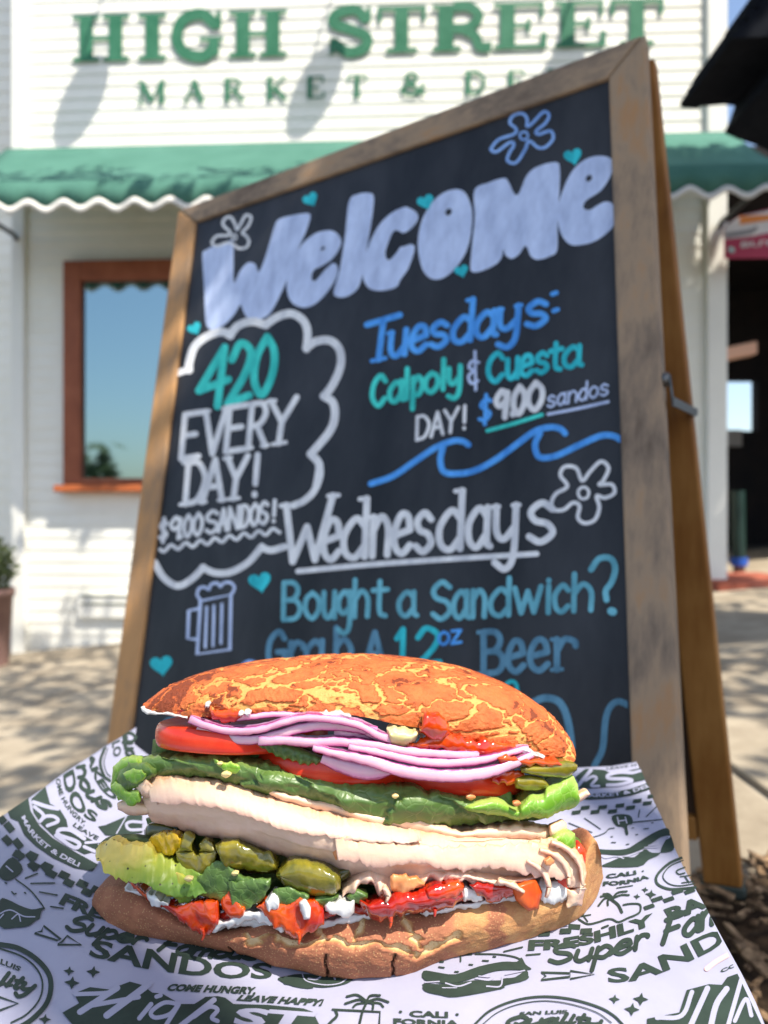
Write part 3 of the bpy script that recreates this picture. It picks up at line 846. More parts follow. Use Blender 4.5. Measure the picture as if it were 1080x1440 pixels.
# mitred rails
rails = {
 'left': [(0, 0), (ri, tp), (ri, LB), (0, LB)],
 'right': [(BW, -.002), (BW, LB), (BW - rr_, LB), (BW - rr_, bt)],
 'top': [(.002, 0), (BW - .003, -.002), (BW - rr_ - .001, bt - .001), (ri + .001, tp - .001)],
 'bottom': [(ri + .001, LB - .16), (BW - rr_ - .001, LB - .16), (BW - rr_ - .001, LB - .10), (ri + .001, LB - .10)],
}
for k, q in rails.items():
    m_ = MB(); slabuv(m_, q, -TH + (.0006 if k in ('top', 'bottom') else 0), 0 if k in ('left', 'right') else -.0008)
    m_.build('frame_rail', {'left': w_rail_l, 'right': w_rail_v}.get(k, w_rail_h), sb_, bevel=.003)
# the black panel, set back behind the rails
panel_m = mat('chalkboard_black', (.009, .010, .012, 1), .45, .35, var=(.038, .039, .043, 1), scale=9, stretch=(1, 1, .3), detail=9, bump=.04, bscale=180)
m_ = MB(); slabuv(m_, [(ri - .012, tp - .012), (BW - rr_ + .012, tp - .012), (BW - rr_ + .012, LB - .12), (ri - .012, LB - .12)], -.014, -.006)
panel = m_.build('panel', panel_m, sb_)
PN = bd(0, 0, -.006)
bsurf = lambda x, y, h: on_plane(x, y, PN, NB) + NB * h
# rear frame, hinged at the top
G_ = (Vector((0, 0, 1)) - UB * UB.z).normalized()
th_f = math.acos(max(-1, min(1, WB.dot(G_)))); MBK = (WB - G_ * math.cos(th_f)).normalized()
th_r = R(5.5)
RD = -G_ * math.cos(th_r) + MBK * math.sin(th_r)          # down the rear frame
RT = bd(0, .01, -TH - .004)                                 # hinge line
RN = UB.cross(RD).normalized()
if RN.dot(NB) < 0: RN = -RN
LR = len_to_ground(RT + UB * BW, RD)
def rp(x, y): 
    q = on_plane(x, y, RT, RN) - RT; return q.dot(UB), q.dot(RD)
uo = rp(1048, 1290)[0]; uo2 = rp(925, 200)[0]; ui = rp(1003, 1290)[0]
print('rear frame', uo, uo2, ui, 'front length', LB, 'rear length', LR)
ue = min(uo, BW + .012)
def slabr(mb, quad, h0, h1): mb.hexa([RT + UB * u + RD * d + RN * h0 for u, d in quad], [RT + UB * u + RD * d + RN * h1 for u, d in quad])
for a, b in ((ue - .043, ue), (.012, .055)):
    m_ = MB(); slabr(m_, [(a, .0), (b, .0), (b, LR - .012), (a, LR - .012)], -.022, 0); leg = m_.build('rear_leg', w_warm, sb_, bevel=.003)
    m_ = MB(); slabr(m_, [(a - .003, LR - .013), (b + .003, LR - .013), (b + .003, LR), (a - .003, LR)], -.025, .003); m_.build('rubber_foot', mat('grey_rubber', srgb(70, 78, 70), .7), leg, bevel=.002)
dc = rp(980, 1150)[1]; dd = rp(980, 1184)[1]
m_ = MB(); slabr(m_, [(.056, dc), (ue - .044, dc), (ue - .044, dd), (.056, dd)], -.021, -.001); m_.build('cross_rail', w_warm, sb_, bevel=.003)
m_ = MB(); slabr(m_, [(.05, .0), (ue - .038, .0), (ue - .038, dc + .004), (.05, dc + .004)], -.016, -.010); m_.build('rear_panel', mat('rear_panel_brown', srgb(70, 52, 40), .7, var=srgb(84, 64, 48), scale=6), sb_)
# metal hinge strap on the right edge
steel = mat('steel', srgb(112, 112, 110), .45, .5, .8)
def edge(w, h, o=.004): return bd(BW + o, w, h)
ws = (TL + UB * BW - on_plane(938, 545, TL, NB)).dot(WB)
p1 = edge(ws - .014, -.010); p2 = edge(ws + .014, -.014)
m_ = MB(); m_.tube([edge(ws - .012, -.008, -.001), edge(ws - .012, -.008, .005)], .007, 12); hs = m_.build('hinge_rivet', steel, sb_, True)
rs = RT + UB * (ue + .002) + RD * rp(972, 580)[1]
m_ = MB(); q = [edge(ws - .012, -.008, .005), edge(ws + .010, -.012, .006), rs + RN * -.004, rs + RN * -.024]
for a, b in zip(q, q[1:]):
    up = Vector((0, 0, .009)); m_.bar(a - up / 2, b - a, up, UB * .0016)
m_.build('hinge_strap', steel, sb_)

# ---- chalk
def chalk(name, c, c2=None, streak=.5):
    m = mat(name, c, .9, .1, var=tuple(x * .78 for x in (c2 or c)[:3]) + (1,), scale=52, stretch=(1, 1, .28), detail=10, bump=.1, bscale=300)
    return m
ck_white = chalk('chalk_white', srgb(242, 242, 240), srgb(226, 228, 232))
ck_lav = chalk('chalk_lavender', srgb(206, 220, 248), srgb(192, 208, 242))
ck_blue = chalk('chalk_blue', srgb(100, 180, 252), srgb(80, 156, 238))
ck_flower = chalk('chalk_pale_blue', srgb(160, 198, 250), srgb(130, 172, 236))
ck_cyan = chalk('chalk_cyan', srgb(70, 212, 220), srgb(52, 186, 198))
ck_mint = chalk('chalk_mint', srgb(84, 230, 214), srgb(66, 206, 196))
ck_teal = chalk('chalk_teal', srgb(124, 196, 210), srgb(100, 168, 184))
ck_slate = chalk('chalk_slate', srgb(110, 160, 184), srgb(88, 132, 156))
Z1 = zf(260, 220, 3.375); Z2 = zf(560, 140, 3.375); Z3 = zf(210, 430, 3.6); Z4 = zf(500, 390, 2.842)
Z5 = zf(200, 640, 3.6); Z6 = zf(380, 640, 2.16); Z7 = zf(180, 780, 3.375); Z8 = zf(640, 860, 4.154)
# writing stays on the panel: trim at the inner edges of the frame
LE = ((272, 312), (193, 1010)); RE = ((858, 108), (885, 1070))
def edge_clip(a, b, sign):
    d = Vector((b[0] - a[0], b[1] - a[1])).normalized(); return (a, (d.y * sign, -d.x * sign))
dr = Draw(bsurf, clip=[edge_clip(LE[0], LE[1], -1), edge_clip(RE[0], RE[1], 1)])
def zpoly(Z, pts, **k): dr.poly([Z(p) for p in pts], **k)
def zst(Z, pts, w, **k):
    sc = (Z((100, 0))[0] - Z((0, 0))[0]) / 100 * .93
    dr.stroke([Z(p) for p in pts], w * sc, **k)
def done(name, m): return dr.build(name, m, panel)
# WELCOME
zpoly(Z1, [(84,470),(100,445),(150,422),(215,400),(230,415),(232,500),(234,600),(262,545),(300,505),(335,512),(352,548),(385,470),(425,335),(445,300),(500,282),(575,270),(597,282),(580,345),(540,440),(480,600),(430,705),(395,755),(340,778),(300,768),(280,740),(264,705),(240,745),(200,790),(150,822),(112,815),(98,770),(92,620)], per=4); done('chalk_letter', ck_lav)
zpoly(Z1, [(640,358),(700,353),(738,385),(738,430),(700,487),(650,521),(612,542),(602,580),(622,590),(660,545),(702,508),(724,522),(722,570),(680,640),(620,700),(560,718),(505,690),(484,620),(498,530),(548,430),(598,380)]); dr.stroke([Z1((655,437)), Z1((660,441))], 3.2, lift=.0002); 
E = done('chalk_letter', ck_lav)
zpoly(Z1, [(780,215),(820,180),(875,174),(898,195),(888,300),(862,450),(837,590),(810,640),(762,668),(718,665),(708,638),(735,540),(760,380)]); done('chalk_letter', ck_lav)
dr.poly([Z1(p) for p in [(845,530),(870,430),(920,330),(980,270),(1040,242)]] + [Z2(p) for p in [(50,514),(88,538),(92,575),(52,622),(15,636)]] + [Z1(p) for p in [(1030,362),(995,353),(970,400),(952,460),(965,492),(990,476),(1025,430)]] + [Z2(p) for p in [(20,700),(66,688),(78,715),(50,800),(10,858)]] + [Z1(p) for p in [(1005,620),(940,638),(880,630),(850,590)]]); done('chalk_letter', ck_lav)
zpoly(Z2, [(250,430),(310,435),(345,500),(352,580),(332,700),(282,790),(220,845),(160,852),(115,805),(94,700),(105,600),(140,520),(190,460)]); done('chalk_letter', ck_lav)
zpoly(Z2, [(362,432),(430,395),(500,374),(522,388),(552,448),(574,445),(610,362),(660,320),(748,298),(768,330),(765,450),(757,600),(755,715),(720,745),(665,761),(630,745),(606,695),(575,735),(540,756),(510,740),(500,712),(492,750),(465,782),(410,810),(362,821),(343,800),(350,700),(364,560)]); done('chalk_letter', ck_lav)
zpoly(Z2, [(1010,282),(950,268),(880,290),(820,350),(775,450),(757,540),(770,630),(810,685),(860,692),(930,675),(990,635),(1024,590),(1022,505),(990,485),(950,500),(912,524),(884,520),(880,500),(900,475),(960,435),(1000,380),(1018,330)]); done('chalk_letter', ck_lav)
for Z, p, s in ((Z1, (657, 438), 4), (Z2, (240, 535), 8), (Z2, (906, 375), 7.5)):
    q = Z(p); dr.stroke([(q[0] - .8, q[1] + 1), (q[0] + .8, q[1] - 1)], s, lift=.0003); done('letter_eye', panel_m)
# hearts
def heart(cx, cy, s, rot=-.25):
    P = []
    for i in range(24):
        t = 2 * math.pi * i / 24
        x = 16 * math.sin(t) ** 3 / 16; y = -(13 * math.cos(t) - 5 * math.cos(2 * t) - 2 * math.cos(3 * t) - math.cos(4 * t)) / 16
        c, n = math.cos(rot), math.sin(rot); P.append((cx + s * (x * c - y * n), cy + s * (x * n + y * c)))
    dr.poly(P, smooth=False); done('chalk_heart', ck_cyan)
for x, y, s, r in ((437, 280.5, 11, -.5), (274, 462, 10, -.5), (599, 284, 12, -.35), (806, 220, 13, -.25), (649, 381, 10, -.3), (366, 818, 16, -.2), (227.5, 935, 16, -.15)): heart(x, y, s, r)
# flowers
zst(Z2, [(445,228),(480,190),(550,165),(560,140),(530,110),(550,75),(590,68),(612,92),(612,128),(640,110),(690,60),(716,75),(700,112),(656,150),(668,166),(722,150),(736,185),(702,225),(665,229),(622,198),(602,240),(560,300),(520,292),(526,258),(550,215),(530,205),(470,247),(443,242)], 15, closed=True); zst(Z2, [(582,160),(606,155),(616,172),(606,190),(585,188),(578,174)], 11, closed=True); done('chalk_flower', ck_flower)
zst(Z1, [(132,402),(155,378),(205,375),(214,358),(182,325),(192,295),(220,290),(240,325),(248,348),(266,320),(290,280),(315,290),(302,330),(274,362),(292,378),(305,405),(292,432),(258,437),(238,424),(205,410),(160,425),(135,420)], 14, closed=True); zst(Z1, [(226,374),(240,372),(246,384),(238,396),(226,390)], 9, closed=True); done('chalk_flower', ck_white)
zst(Z6, [(855,145),(868,118),(903,95),(882,62),(895,36),(930,40),(948,78),(972,50),(1005,20),(1028,40),(1012,78),(1000,90),(1038,90),(1046,115),(1018,130),(992,125),(1000,160),(986,197),(955,207),(935,190),(940,155),(920,145),(892,166),(862,166)], 13, closed=True); zst(Z6, [(940,103),(957,98),(968,112),(962,130),(945,132),(936,118)], 10, closed=True); done('chalk_flower', ck_white)
# cloud
wid = 46
for P in ([(140,342),(205,322)], [(203,325),(203,290),(232,205),(300,152),(370,133),(412,152)], [(408,150),(450,102),(520,80),(592,98)], [(588,98),(650,57),(720,40),(780,75),(802,135),(797,218)], [(795,212),(850,180),(920,178),(966,228),(968,310),(930,400),(888,458)], [(884,458),(930,490),(940,560),(912,640),(818,752)], [(818,750),(860,800),(858,860),(848,910)]):
    zst(Z3, P, 44 if len(P) > 2 else 36)
done('chalk_cloud', ck_white)
for P in ([(855,-5),(892,40),(902,100),(872,180),(820,232),(765,256)], [(65,545),(110,620),(180,662),(250,630),(312,568)], [(306,570),(370,596),(450,592),(540,542),(607,463)], [(603,468),(655,482),(722,464)]):
    zst(Z5, P, 38); done('chalk_cloud', ck_white)
P = []
for i in range(41):
    t = i / 40; P.append((92 + 605 * t, 478 - 98 * t + 13 * math.sin(t * 2 * math.pi * 8.2)))
zst(Z5, P, 20); done('chalk_squiggle', ck_white)
# cloud writing
word(dr, Z3, [('4', 240, 392), ('2', 385, 512), ('0', 512, 628)], ((300, 520), (620, 440)), 200, 288, 42, .10); done('chalk_lettering', ck_mint)
word(dr, Z3, [('E', 150, 255), ('V', 262, 378), ('E', 375, 490), ('R', 490, 592), ('Y', 590, 735)], ((145, 778), (700, 690)), 200, 220, 33, .09, True); done('chalk_lettering', ck_white)
word(dr, Z5, [('D', 205, 320), ('A', 300, 410), ('Y', 412, 525), ('!', 548, 590)], ((200, 250), (600, 205)), 200, 208, 33, .08, True); done('chalk_lettering', ck_white)
word(dr, Z5, [('$', 84, 128), ('9', 135, 200), ('.', 190, 205), ('0', 208, 252), ('0', 256, 305), ('S', 318, 385), ('A', 385, 430), ('N', 432, 492), ('D', 496, 542), ('O', 545, 590), ('S', 592, 636), ('!', 645, 688)], ((90, 438), (690, 335)), 90, 108, 22, .06); done('chalk_lettering', ck_white)
# mug
zst(Z7, [(345,220),(490,190),(485,450),(330,472)], 20, smooth=False, closed=True)
zst(Z7, [(345,255),(290,266),(285,398),(335,402)], 18, smooth=False)
for a, b in (((375,250),(368,440)), ((409,243),(405,432)), ((447,235),(442,420))): zst(Z7, [a, b], 15)
zst(Z7, [(345,215),(330,190),(340,160),(365,155),(385,165),(395,142),(425,135),(440,152),(455,135),(485,132),(505,150),(503,172),(488,192)], 16)
done('chalk_mug', ck_lav)
# Tuesdays
word(dr, Z4, [('T', 32, 168), ('u', 128, 208), ('e', 215, 288), ('s', 292, 372), ('d', 380, 472), ('a', 474, 562), ('y', 562, 656), ('s', 672, 770)], ((90, 330), (720, 195)), 96, 160, 27, .08, True)
for x, y in ((795, 65), (800, 132)): zst(Z4, [(x - 8, y + 3), (x + 8, y - 3)], 20)
done('chalk_lettering', ck_blue)
word(dr, Z4, [('C', 62, 122), ('a', 132, 192), ('l', 186, 222), ('p', 222, 272), ('o', 275, 332), ('l', 334, 366), ('y', 366, 424)], ((60, 522), (420, 430)), 76, 118, 23, .03); done('chalk_lettering', ck_mint)
word(dr, Z4, [('&', 445, 505)], ((450, 440), (500, 436)), 80, 128, 13, 0); done('chalk_lettering', ck_lav)
word(dr, Z4, [('C', 525, 592), ('u', 600, 655), ('e', 655, 712), ('s', 718, 772), ('t', 772, 826), ('a', 828, 905)], ((525, 424), (905, 350)), 78, 112, 23, .03); done('chalk_lettering', ck_cyan)
word(dr, Z4, [('D', 238, 298), ('A', 300, 352), ('Y', 352, 412), ('!', 420, 450)], ((240, 652), (450, 604)), 80, 92, 15, .03); done('chalk_lettering', ck_white)
word(dr, Z4, [('$', 490, 545)], ((490, 590), (545, 575)), 80, 105, 17, .05); done('chalk_lettering', ck_blue)
word(dr, Z4, [('9', 552, 612), ('.', 618, 640), ('0', 626, 678), ('0', 684, 750)], ((550, 572), (750, 522)), 80, 108, 26, .05); done('chalk_lettering', ck_white)
word(dr, Z4, [('s', 765, 800), ('a', 805, 842), ('n', 846, 888), ('d', 890, 928), ('o', 932, 970), ('s', 975, 1012)], ((765, 522), (1015, 468)), 44, 70, 10, .05); done('chalk_lettering', ck_lav)
zst(Z4, [(528,614),(640,583),(745,550)], 17); done('chalk_underline', ck_mint)
zst(Z4, [(770,548),(890,525),(1010,498)], 13); done('chalk_underline', ck_lav)
zst(Z4, [(62,826),(150,795),(240,735),(320,682),(390,655),(430,656),(452,670)], 26); zst(Z4, [(352,672),(340,730),(355,778),(410,785),(480,772),(560,730),(640,672),(720,615),(780,600),(818,606),(838,624)], 27); zst(Z4, [(738,620),(718,670),(735,718),(800,714),(900,668),(980,634),(1030,634),(1060,650)], 27); done('chalk_wave', ck_blue)
# Wednesdays
word(dr, Z6, [('W', 35, 188), ('e', 155, 215), ('d', 215, 300), ('n', 303, 365), ('e', 370, 430), ('s', 435, 495), ('d', 505, 590), ('a', 595, 668), ('y', 675, 752), ('s', 775, 868)], ((60, 328), (820, 264)), 118, 176, 23, .04, True)
zst(Z6, [(85,353),(300,333),(560,315),(810,300)], 18); done('chalk_lettering', ck_white)
word(dr, Z6, [('B', 33, 96), ('o', 103, 152), ('u', 157, 202), ('g', 204, 248), ('h', 250, 304), ('t', 306, 358)], ((32, 500), (355, 488)), 78, 112, 17, .02); done('chalk_lettering', ck_teal)
word(dr, Z6, [('a', 388, 446)], ((390, 490), (445, 487)), 72, 110, 17, 0); done('chalk_lettering', ck_teal)
word(dr, Z6, [('S', 488, 552), ('a', 554, 604), ('n', 610, 658), ('d', 664, 735), ('w', 738, 826), ('i', 832, 858), ('c', 860, 910), ('h', 914, 985)], ((490, 500), (985, 470)), 80, 112, 18, .02)
zst(Z6, [(975,348),(1000,315),(1035,315),(1048,345),(1038,385),(1020,412),(1022,440)], 20); zst(Z6, [(1036,474),(1042,476)], 26); done('chalk_lettering', ck_teal)
word(dr, Z6, [('G', -10, 48), ('r', 52, 102), ('a', 106, 166), ('b', 190, 252)], ((0, 650), (240, 634)), 76, 112, 19, .02); done('chalk_lettering', ck_slate)
word(dr, Z6, [('A', 285, 348)], ((290, 640), (345, 637)), 80, 100, 19, .02); done('chalk_lettering', ck_slate)
word(dr, Z6, [('1', 375, 420), ('2', 440, 520)], ((380, 640), (515, 634)), 80, 110, 19, .02, True); done('chalk_lettering', ck_cyan)
word(dr, Z6, [('o', 510, 545), ('z', 548, 582)], ((510, 577), (580, 570)), 38, 50, 10, .02); done('chalk_lettering', ck_blue)
word(dr, Z6, [('B', 640, 714), ('e', 718, 776), ('e', 784, 850), ('r', 856, 932)], ((640, 664), (935, 648)), 92, 126, 21, 0, True); done('chalk_lettering', ck_slate)
# what shows of the last rows above the bread
zst(Z8, [(430,560),(470,525),(530,505),(600,522),(642,580),(668,680),(682,790)], 46); done('chalk_arch', ck_slate)
zst(Z8, [(815,900),(862,800),(878,640),(905,560),(955,525),(1030,555)], 40); done('chalk_arch', ck_slate)
zst(Z8, [(200,432),(232,415),(262,440)], 24); zst(Z8, [(290,468),(300,425),(332,408),(358,425),(366,470)], 24); done('chalk_lettering', ck_cyan)
zst(Z7, [(170,832),(182,792),(222,782),(248,812)], 20); zst(Z7, [(248,812),(268,795),(300,800),(318,822)], 20); done('chalk_lettering', ck_slate)
zpoly(Z7, [(525,545),(545,512),(580,498),(615,512),(628,545),(575,560)]); done('chalk_dot', ck_flower)
zst(Z7, [(430,556),(452,548),(475,556)], 14); done('chalk_dot', ck_white)

# ================================================================== PRINTED PAPER
def paper_h(x, y):
    q = Vector((x * 13, y * 13, .5)); q2 = Vector((x * 27 + 3, y * 24, 1.5))
    return .0024 * (abs(noise.noise(q)) ** 1.0) + .0008 * abs(noise.noise(q2)) + .0016 * math.sin(x * 31 + y * 17) + .0011 * math.sin(y * 44 - x * 13 + 1.2) + .03 * max(0, -x - .16) ** 1.5
def psurf(x, y, h=0):
    r = ray(x, y); d = .236 / (.1 - r.z)
    for _ in range(12):
        p = r * d
        d = (.236 - paper_h(p.x, p.y)) / (.1 - r.z)
    return C0 + r * d + Vector((0, 0, h))
def paper_z(x, y): return CAMZ - .236 + .1 * y + paper_h(x, y)
print('paper corners', psurf(192, 1022), psurf(897, 1073), psurf(1060, 1440), psurf(500, 1372))
wp = empty('wrapping_paper', (0, .36, CAMZ - .2), 'pale lilac food paper printed with dark green lettering and doodles under the sandwich', 'paper')
SCR = 1.15
pm = mat('food_paper', srgb(164, 164, 183), .5, .3, var=srgb(156, 156, 176), scale=22, bump=.2, bscale=60)
# outline in the plane of the paper: back-left corner flap, back edge, right edge, then on below the picture
pl = [psurf(0, 1150), psurf(60, 1109), psurf(102, 1079), psurf(148, 1049), psurf(192, 1022), psurf(189, 1046), psurf(215, 1066), psurf(300, 1077), psurf(500, 1080), psurf(700, 1080), psurf(815, 1079), psurf(860, 1077), psurf(895, 1071),
      psurf(918, 1124), psurf(938, 1167), psurf(961, 1219), psurf(988, 1268), psurf(1015, 1318), psurf(1044, 1371), psurf(1063, 1410), psurf(1080, 1452), psurf(1120, 1600)]
pl = [(p.x, p.y) for p in pl] + [(.12, .215), (-.15, .205), (-.30, .24), (-.33, .36)]
bm = bmesh.new()
vs = [bm.verts.new((x, y, 0)) for x, y in pl]
f = bm.faces.new(vs)
bmesh.ops.triangulate(bm, faces=[f])
for _ in range(18):
    lo = [e for e in bm.edges if e.calc_length() > .0055]
    if not lo: break
    bmesh.ops.subdivide_edges(bm, edges=lo, cuts=1); bmesh.ops.triangulate(bm, faces=bm.faces)
for v in bm.verts: v.co.z = paper_z(v.co.x, v.co.y)
bm.normal_update()
if sum(q.normal.z for q in bm.faces) < 0: bmesh.ops.reverse_faces(bm, faces=bm.faces)
V = [v.co.copy() for v in bm.verts]
for i, v in enumerate(bm.verts): v.index = i
Fc = [tuple(v.index for v in q.verts) for q in bm.faces]; bm.free()
sheet = add('sheet', V, Fc, pm, wp, True)
md = sheet.modifiers.new('thick', 'SOLIDIFY'); md.thickness = .0004; md.offset = -1
ink = mat('green_ink', srgb(40, 52, 46), .6, .25, var=srgb(52, 66, 58), scale=40)
white_ink = pm
Eq = lambda a, b, s: edge_clip(a, b, s)
dp = Draw(psurf, clip=[Eq((895, 1071), (1070, 1440), 1), Eq((192, 1022), (0, 1150), -1)], maxlen=14)
pA = zf(0, 1020, 5.4); pB = zf(0, 1200, 4.5); pC = zf(200, 1260, 4.5); pD = zf(400, 1300, 4.5); pE = zf(600, 1280, 4.5); pF = zf(800, 1060, 6.75); pG = zf(800, 1180, 4.909); pH = zf(800, 1290, 3.857); p2 = zf(0, 1080, 2.0); p2r = zf(540, 1080, 2.0)
def M(Z, pts): return [Z(p) for p in pts]
def ps(Z, pts, w, **k):
    sc = (Z((100, 0))[0] - Z((0, 0))[0]) / 100
    dp.stroke(M(Z, pts), w * sc, **k)
def pb(name, m=ink): return dp.build(name, m, sheet, .00045)
def lettering(s, b, t, bold=.03, it=0, m=ink, lift=0): type_between(dp, s, b, t, bold, it, lift); return pb('printed_lettering', m)
# left lower rows
lettering('SANDOS', [(124,1345),(200,1362),(260,1371),(310,1376),(382,1377)], [(133,1322),(215,1335),(275,1345),(325,1353),(384,1355)])
lettering('COME HUNGRY,', M(pC, [(148,604),(430,616),(716,627)]), M(pC, [(163,560),(440,570),(722,582)]), .055, 1)
lettering('LEAVE HAPPY!', [(332,1408),(390,1412),(452,1416)], [(336,1400),(392,1402.5),(456,1406.5)], .055, 1)
lettering('CALI', M(pD, [(788,590),(1036,598)]), M(pD, [(792,550),(1036,558)]), .045)
lettering('FORNIA', [(553,1442),(600,1444),(646,1445)], [(553,1433),(600,1435),(646,1436)], .045)
for p in (pD((735, 560)), pE((193, 667))): dp.stroke([(p[0] - .6, p[1]), (p[0] + .6, p[1])], 3.6)
pb('printed_dots')
lettering('FRESHLY', M(pB, [(370,322),(470,366),(570,402),(680,432),(800,460),(930,488),(1060,510)]), M(pB, [(415,255),(510,292),(600,340),(710,385),(830,425),(940,455),(1070,478)]), .05)
script_between(dp, 'Super', M(pB, [(395,478),(520,512),(640,535),(760,562),(905,585)]), M(pB, [(430,436),(560,452),(680,486),(790,512),(930,545)]), 5.0 * SCR); pb('printed_script')
script_between(dp, 'Famous', M(pC, [(75,345),(230,372),(380,390),(550,398),(720,410)]), M(pC, [(110,300),(270,318),(400,345),(560,358),(730,376)]), 5.0 * SCR); pb('printed_script')
# right rows
lettering('FRESHLY', M(p2r, [(405,516),(470,513),(540,505),(620,487),(700,463),(762,440)]), M(p2r, [(408,486),(472,484),(545,474),(615,455),(690,432),(756,410)]), .05)
lettering('BAKED', M(p2r, [(805,432),(860,414),(912,392),(985,356),(1060,316)]), M(p2r, [(786,400),(845,378),(895,356),(965,322),(1040,285)]), .05)
script_between(dp, 'Super', M(p2r, [(455,553),(560,545),(650,530),(742,503)]), M(p2r, [(462,524),(562,515),(645,498),(738,470)]), 5.4 * SCR); pb('printed_script')
script_between(dp, 'Famous', M(p2r, [(770,502),(860,472),(920,444),(1000,404),(1100,350)]), M(p2r, [(772,464),(850,436),(908,406),(988,366),(1080,312)]), 6.0 * SCR); pb('printed_script')
lettering('SANDOS', M(p2r, [(632,606),(720,598),(800,570),(880,536),(950,500),(1040,448),(1120,400)]), M(p2r, [(626,566),(706,556),(780,526),(852,492),(920,458),(1005,408),(1080,360)]), .03)
lettering('COME', M(pH, [(828,306),(905,272),(990,235)]), M(pH, [(820,290),(896,256),(980,218)]), .03)
dp.stroke(M(pH, [(748,285),(800,245),(870,205)]), 7); pb('sauce_smear', mat('faint_sauce', srgb(214, 172, 170), .5))
# arrows
for Z, A in ((pB, [[(275,464),(385,550),(360,556),(218,512),(264,500)], [(425,528),(516,585),(364,584),(392,566)]]), (pE, [[(725,400),(905,405),(905,428),(725,448),(755,424)], [(910,390),(1062,412),(910,441)]])):
    for q in A: ps(Z, q, 13, smooth=False, closed=True)
    pb('printed_arrow')
# four-point stars
def star(cx, cy, s):
    dp.poly([(cx - s, cy - s * .1), (cx - s * .2, cy - s * .32), (cx + s * .15, cy - s * .85), (cx + s * .3, cy - s * .25), (cx + s, cy + s * .05), (cx + s * .3, cy + s * .3), (cx - s * .05, cy + s * .85), (cx - s * .3, cy + s * .28)], smooth=False)
for Z, p, s in ((pB, (437, 752), 8), (pB, (590, 757), 10), (pB, (455, 826), 11), (pB, (284, 1058), 9), (pH, (247, 450), 8), (pH, (390, 450), 11), (pH, (342, 506), 11), (pG, (526, 356), 5), (pG, (566, 388), 8), (pG, (470, 403), 5)):
    q = Z(p); star(q[0], q[1], s); pb('printed_star')
# checkers
def chk(Z, pts, e1, e2):
    for p in pts:
        P = [(p[0] + a * e1[0] / 2 + b * e2[0] / 2, p[1] + a * e1[1] / 2 + b * e2[1] / 2) for a, b in ((-1, -1), (1, -1), (1, 1), (-1, 1))]
        dp.poly(M(Z, P), smooth=False); pb('printed_square')
chk(pA, [(10, 715), (70, 780), (135, 905), (235, 1005), (345, 1088)], (50, 62), (44, -34)); chk(pA, [(55, 880), (146, 992), (252, 1075)], (52, 56), (44, -36))
chk(pB, [(205, 20), (300, 90), (405, 145), (520, 200)], (58, 28), (28, -38)); chk(pB, [(115, 15), (215, 86), (325, 136), (435, 192), (550, 252), (610, 240)], (58, 28), (26, -38))
chk(pF, [(155, 520), (320, 515), (485, 500), (650, 455), (790, 410)], (82, -10), (-6, 36)); chk(pF, [(70, 565), (250, 560), (415, 555), (585, 520), (745, 478)], (84, -10), (-6, 36))
chk(pG, [(555, 475), (690, 424), (835, 368)], (68, -24), (14, 24)); chk(pG, [(610, 422), (750, 370)], (74, -24), (14, 24))
chk(pE, [(745, 155), (880, 140), (1010, 140)], (72, -3), (-4, 34)); chk(pE, [(935, 110)], (74, 5), (-4, 32))
# big badge, lower middle
dp.poly(M(pB, [(395,1015),(500,955),(468,893),(570,853),(690,868),(822,818),(895,838),(965,888)]) + M(pC, [(72,618),(130,626),(240,690),(330,690),(400,645),(480,640),(525,650),(578,690),(790,695),(1020,718),(1080,740)]) + M(pD, [(215,630)]) + [(452, 1448), (300, 1456), (110, 1452)], smooth=False); pb('printed_badge')
for P, w in (([(225,690),(330,622)], 17), ([(300,700),(418,612)], 19), ([(212,640),(300,636),(330,624)], 12), ([(255,672),(390,648)], 13), ([(392,708),(425,668)], 13), ([(440,647),(452,643)], 12), ([(503,668),(462,664),(425,690),(437,706),(478,696),(503,668),(462,735)], 12), ([(500,735),(602,656)], 15), ([(545,704),(588,676),(612,684),(596,706),(612,716)], 12)):
    ps(p2, P, w, lift=.0001)
type_between(dp, 'ST', M(p2, [(655,724),(760,734),(850,744)]), M(p2, [(668,676),(780,682),(895,690)]), .04, lift=.0001)
pb('badge_lettering', white_ink)
# badge, left edge
dp.poly(M(pA, [(58,662),(215,555),(232,655),(300,768),(400,862),(560,962),(742,1062),(700,1115),(560,1088),(400,1012),(270,922),(185,838),(138,735),(80,712)]), smooth=False)
dp.poly(M(pA, [(238,565),(345,470),(380,600),(450,635),(505,725),(520,800),(650,850),(745,905),(735,960),(640,985),(560,942),(420,858),(315,758),(255,668)]), smooth=False); pb('printed_badge')
for P, w in (([(255,590),(360,625),(440,640)], 30), ([(262,625),(330,690),(300,740),(345,700),(410,700),(440,735),(360,770)], 26), ([(640,868),(540,805),(455,800),(445,838),(560,880),(605,912),(560,935),(425,845)], 30), ([(640,930),(720,965)], 26), ([(650,900),(760,890)], 20)):
    ps(pA, P, w, lift=.0001)
type_between(dp, 'MARKET & DELI', M(pA, [(162,705),(215,812),(300,908),(400,980),(470,1020),(595,1084)]), M(pA, [(190,688),(242,785),(330,880),(422,948),(505,994),(612,1052)]), .03, lift=.0001)
pb('badge_lettering', white_ink)
lettering('OME HUNGRY,', M(pA, [(422,415),(455,545),(530,668),(640,770)]), M(pA, [(455,405),(490,535),(560,645),(660,742)]), .02)
lettering('LEAVE', M(pA, [(550,768),(640,825),(735,880)]), M(pA, [(575,742),(660,800),(755,850)]), .02)
lettering('DOS', M(pA, [(480,375),(505,540),(590,665),(725,745)]), M(pA, [(560,335),(605,500),(650,600),(750,680)]), .03)
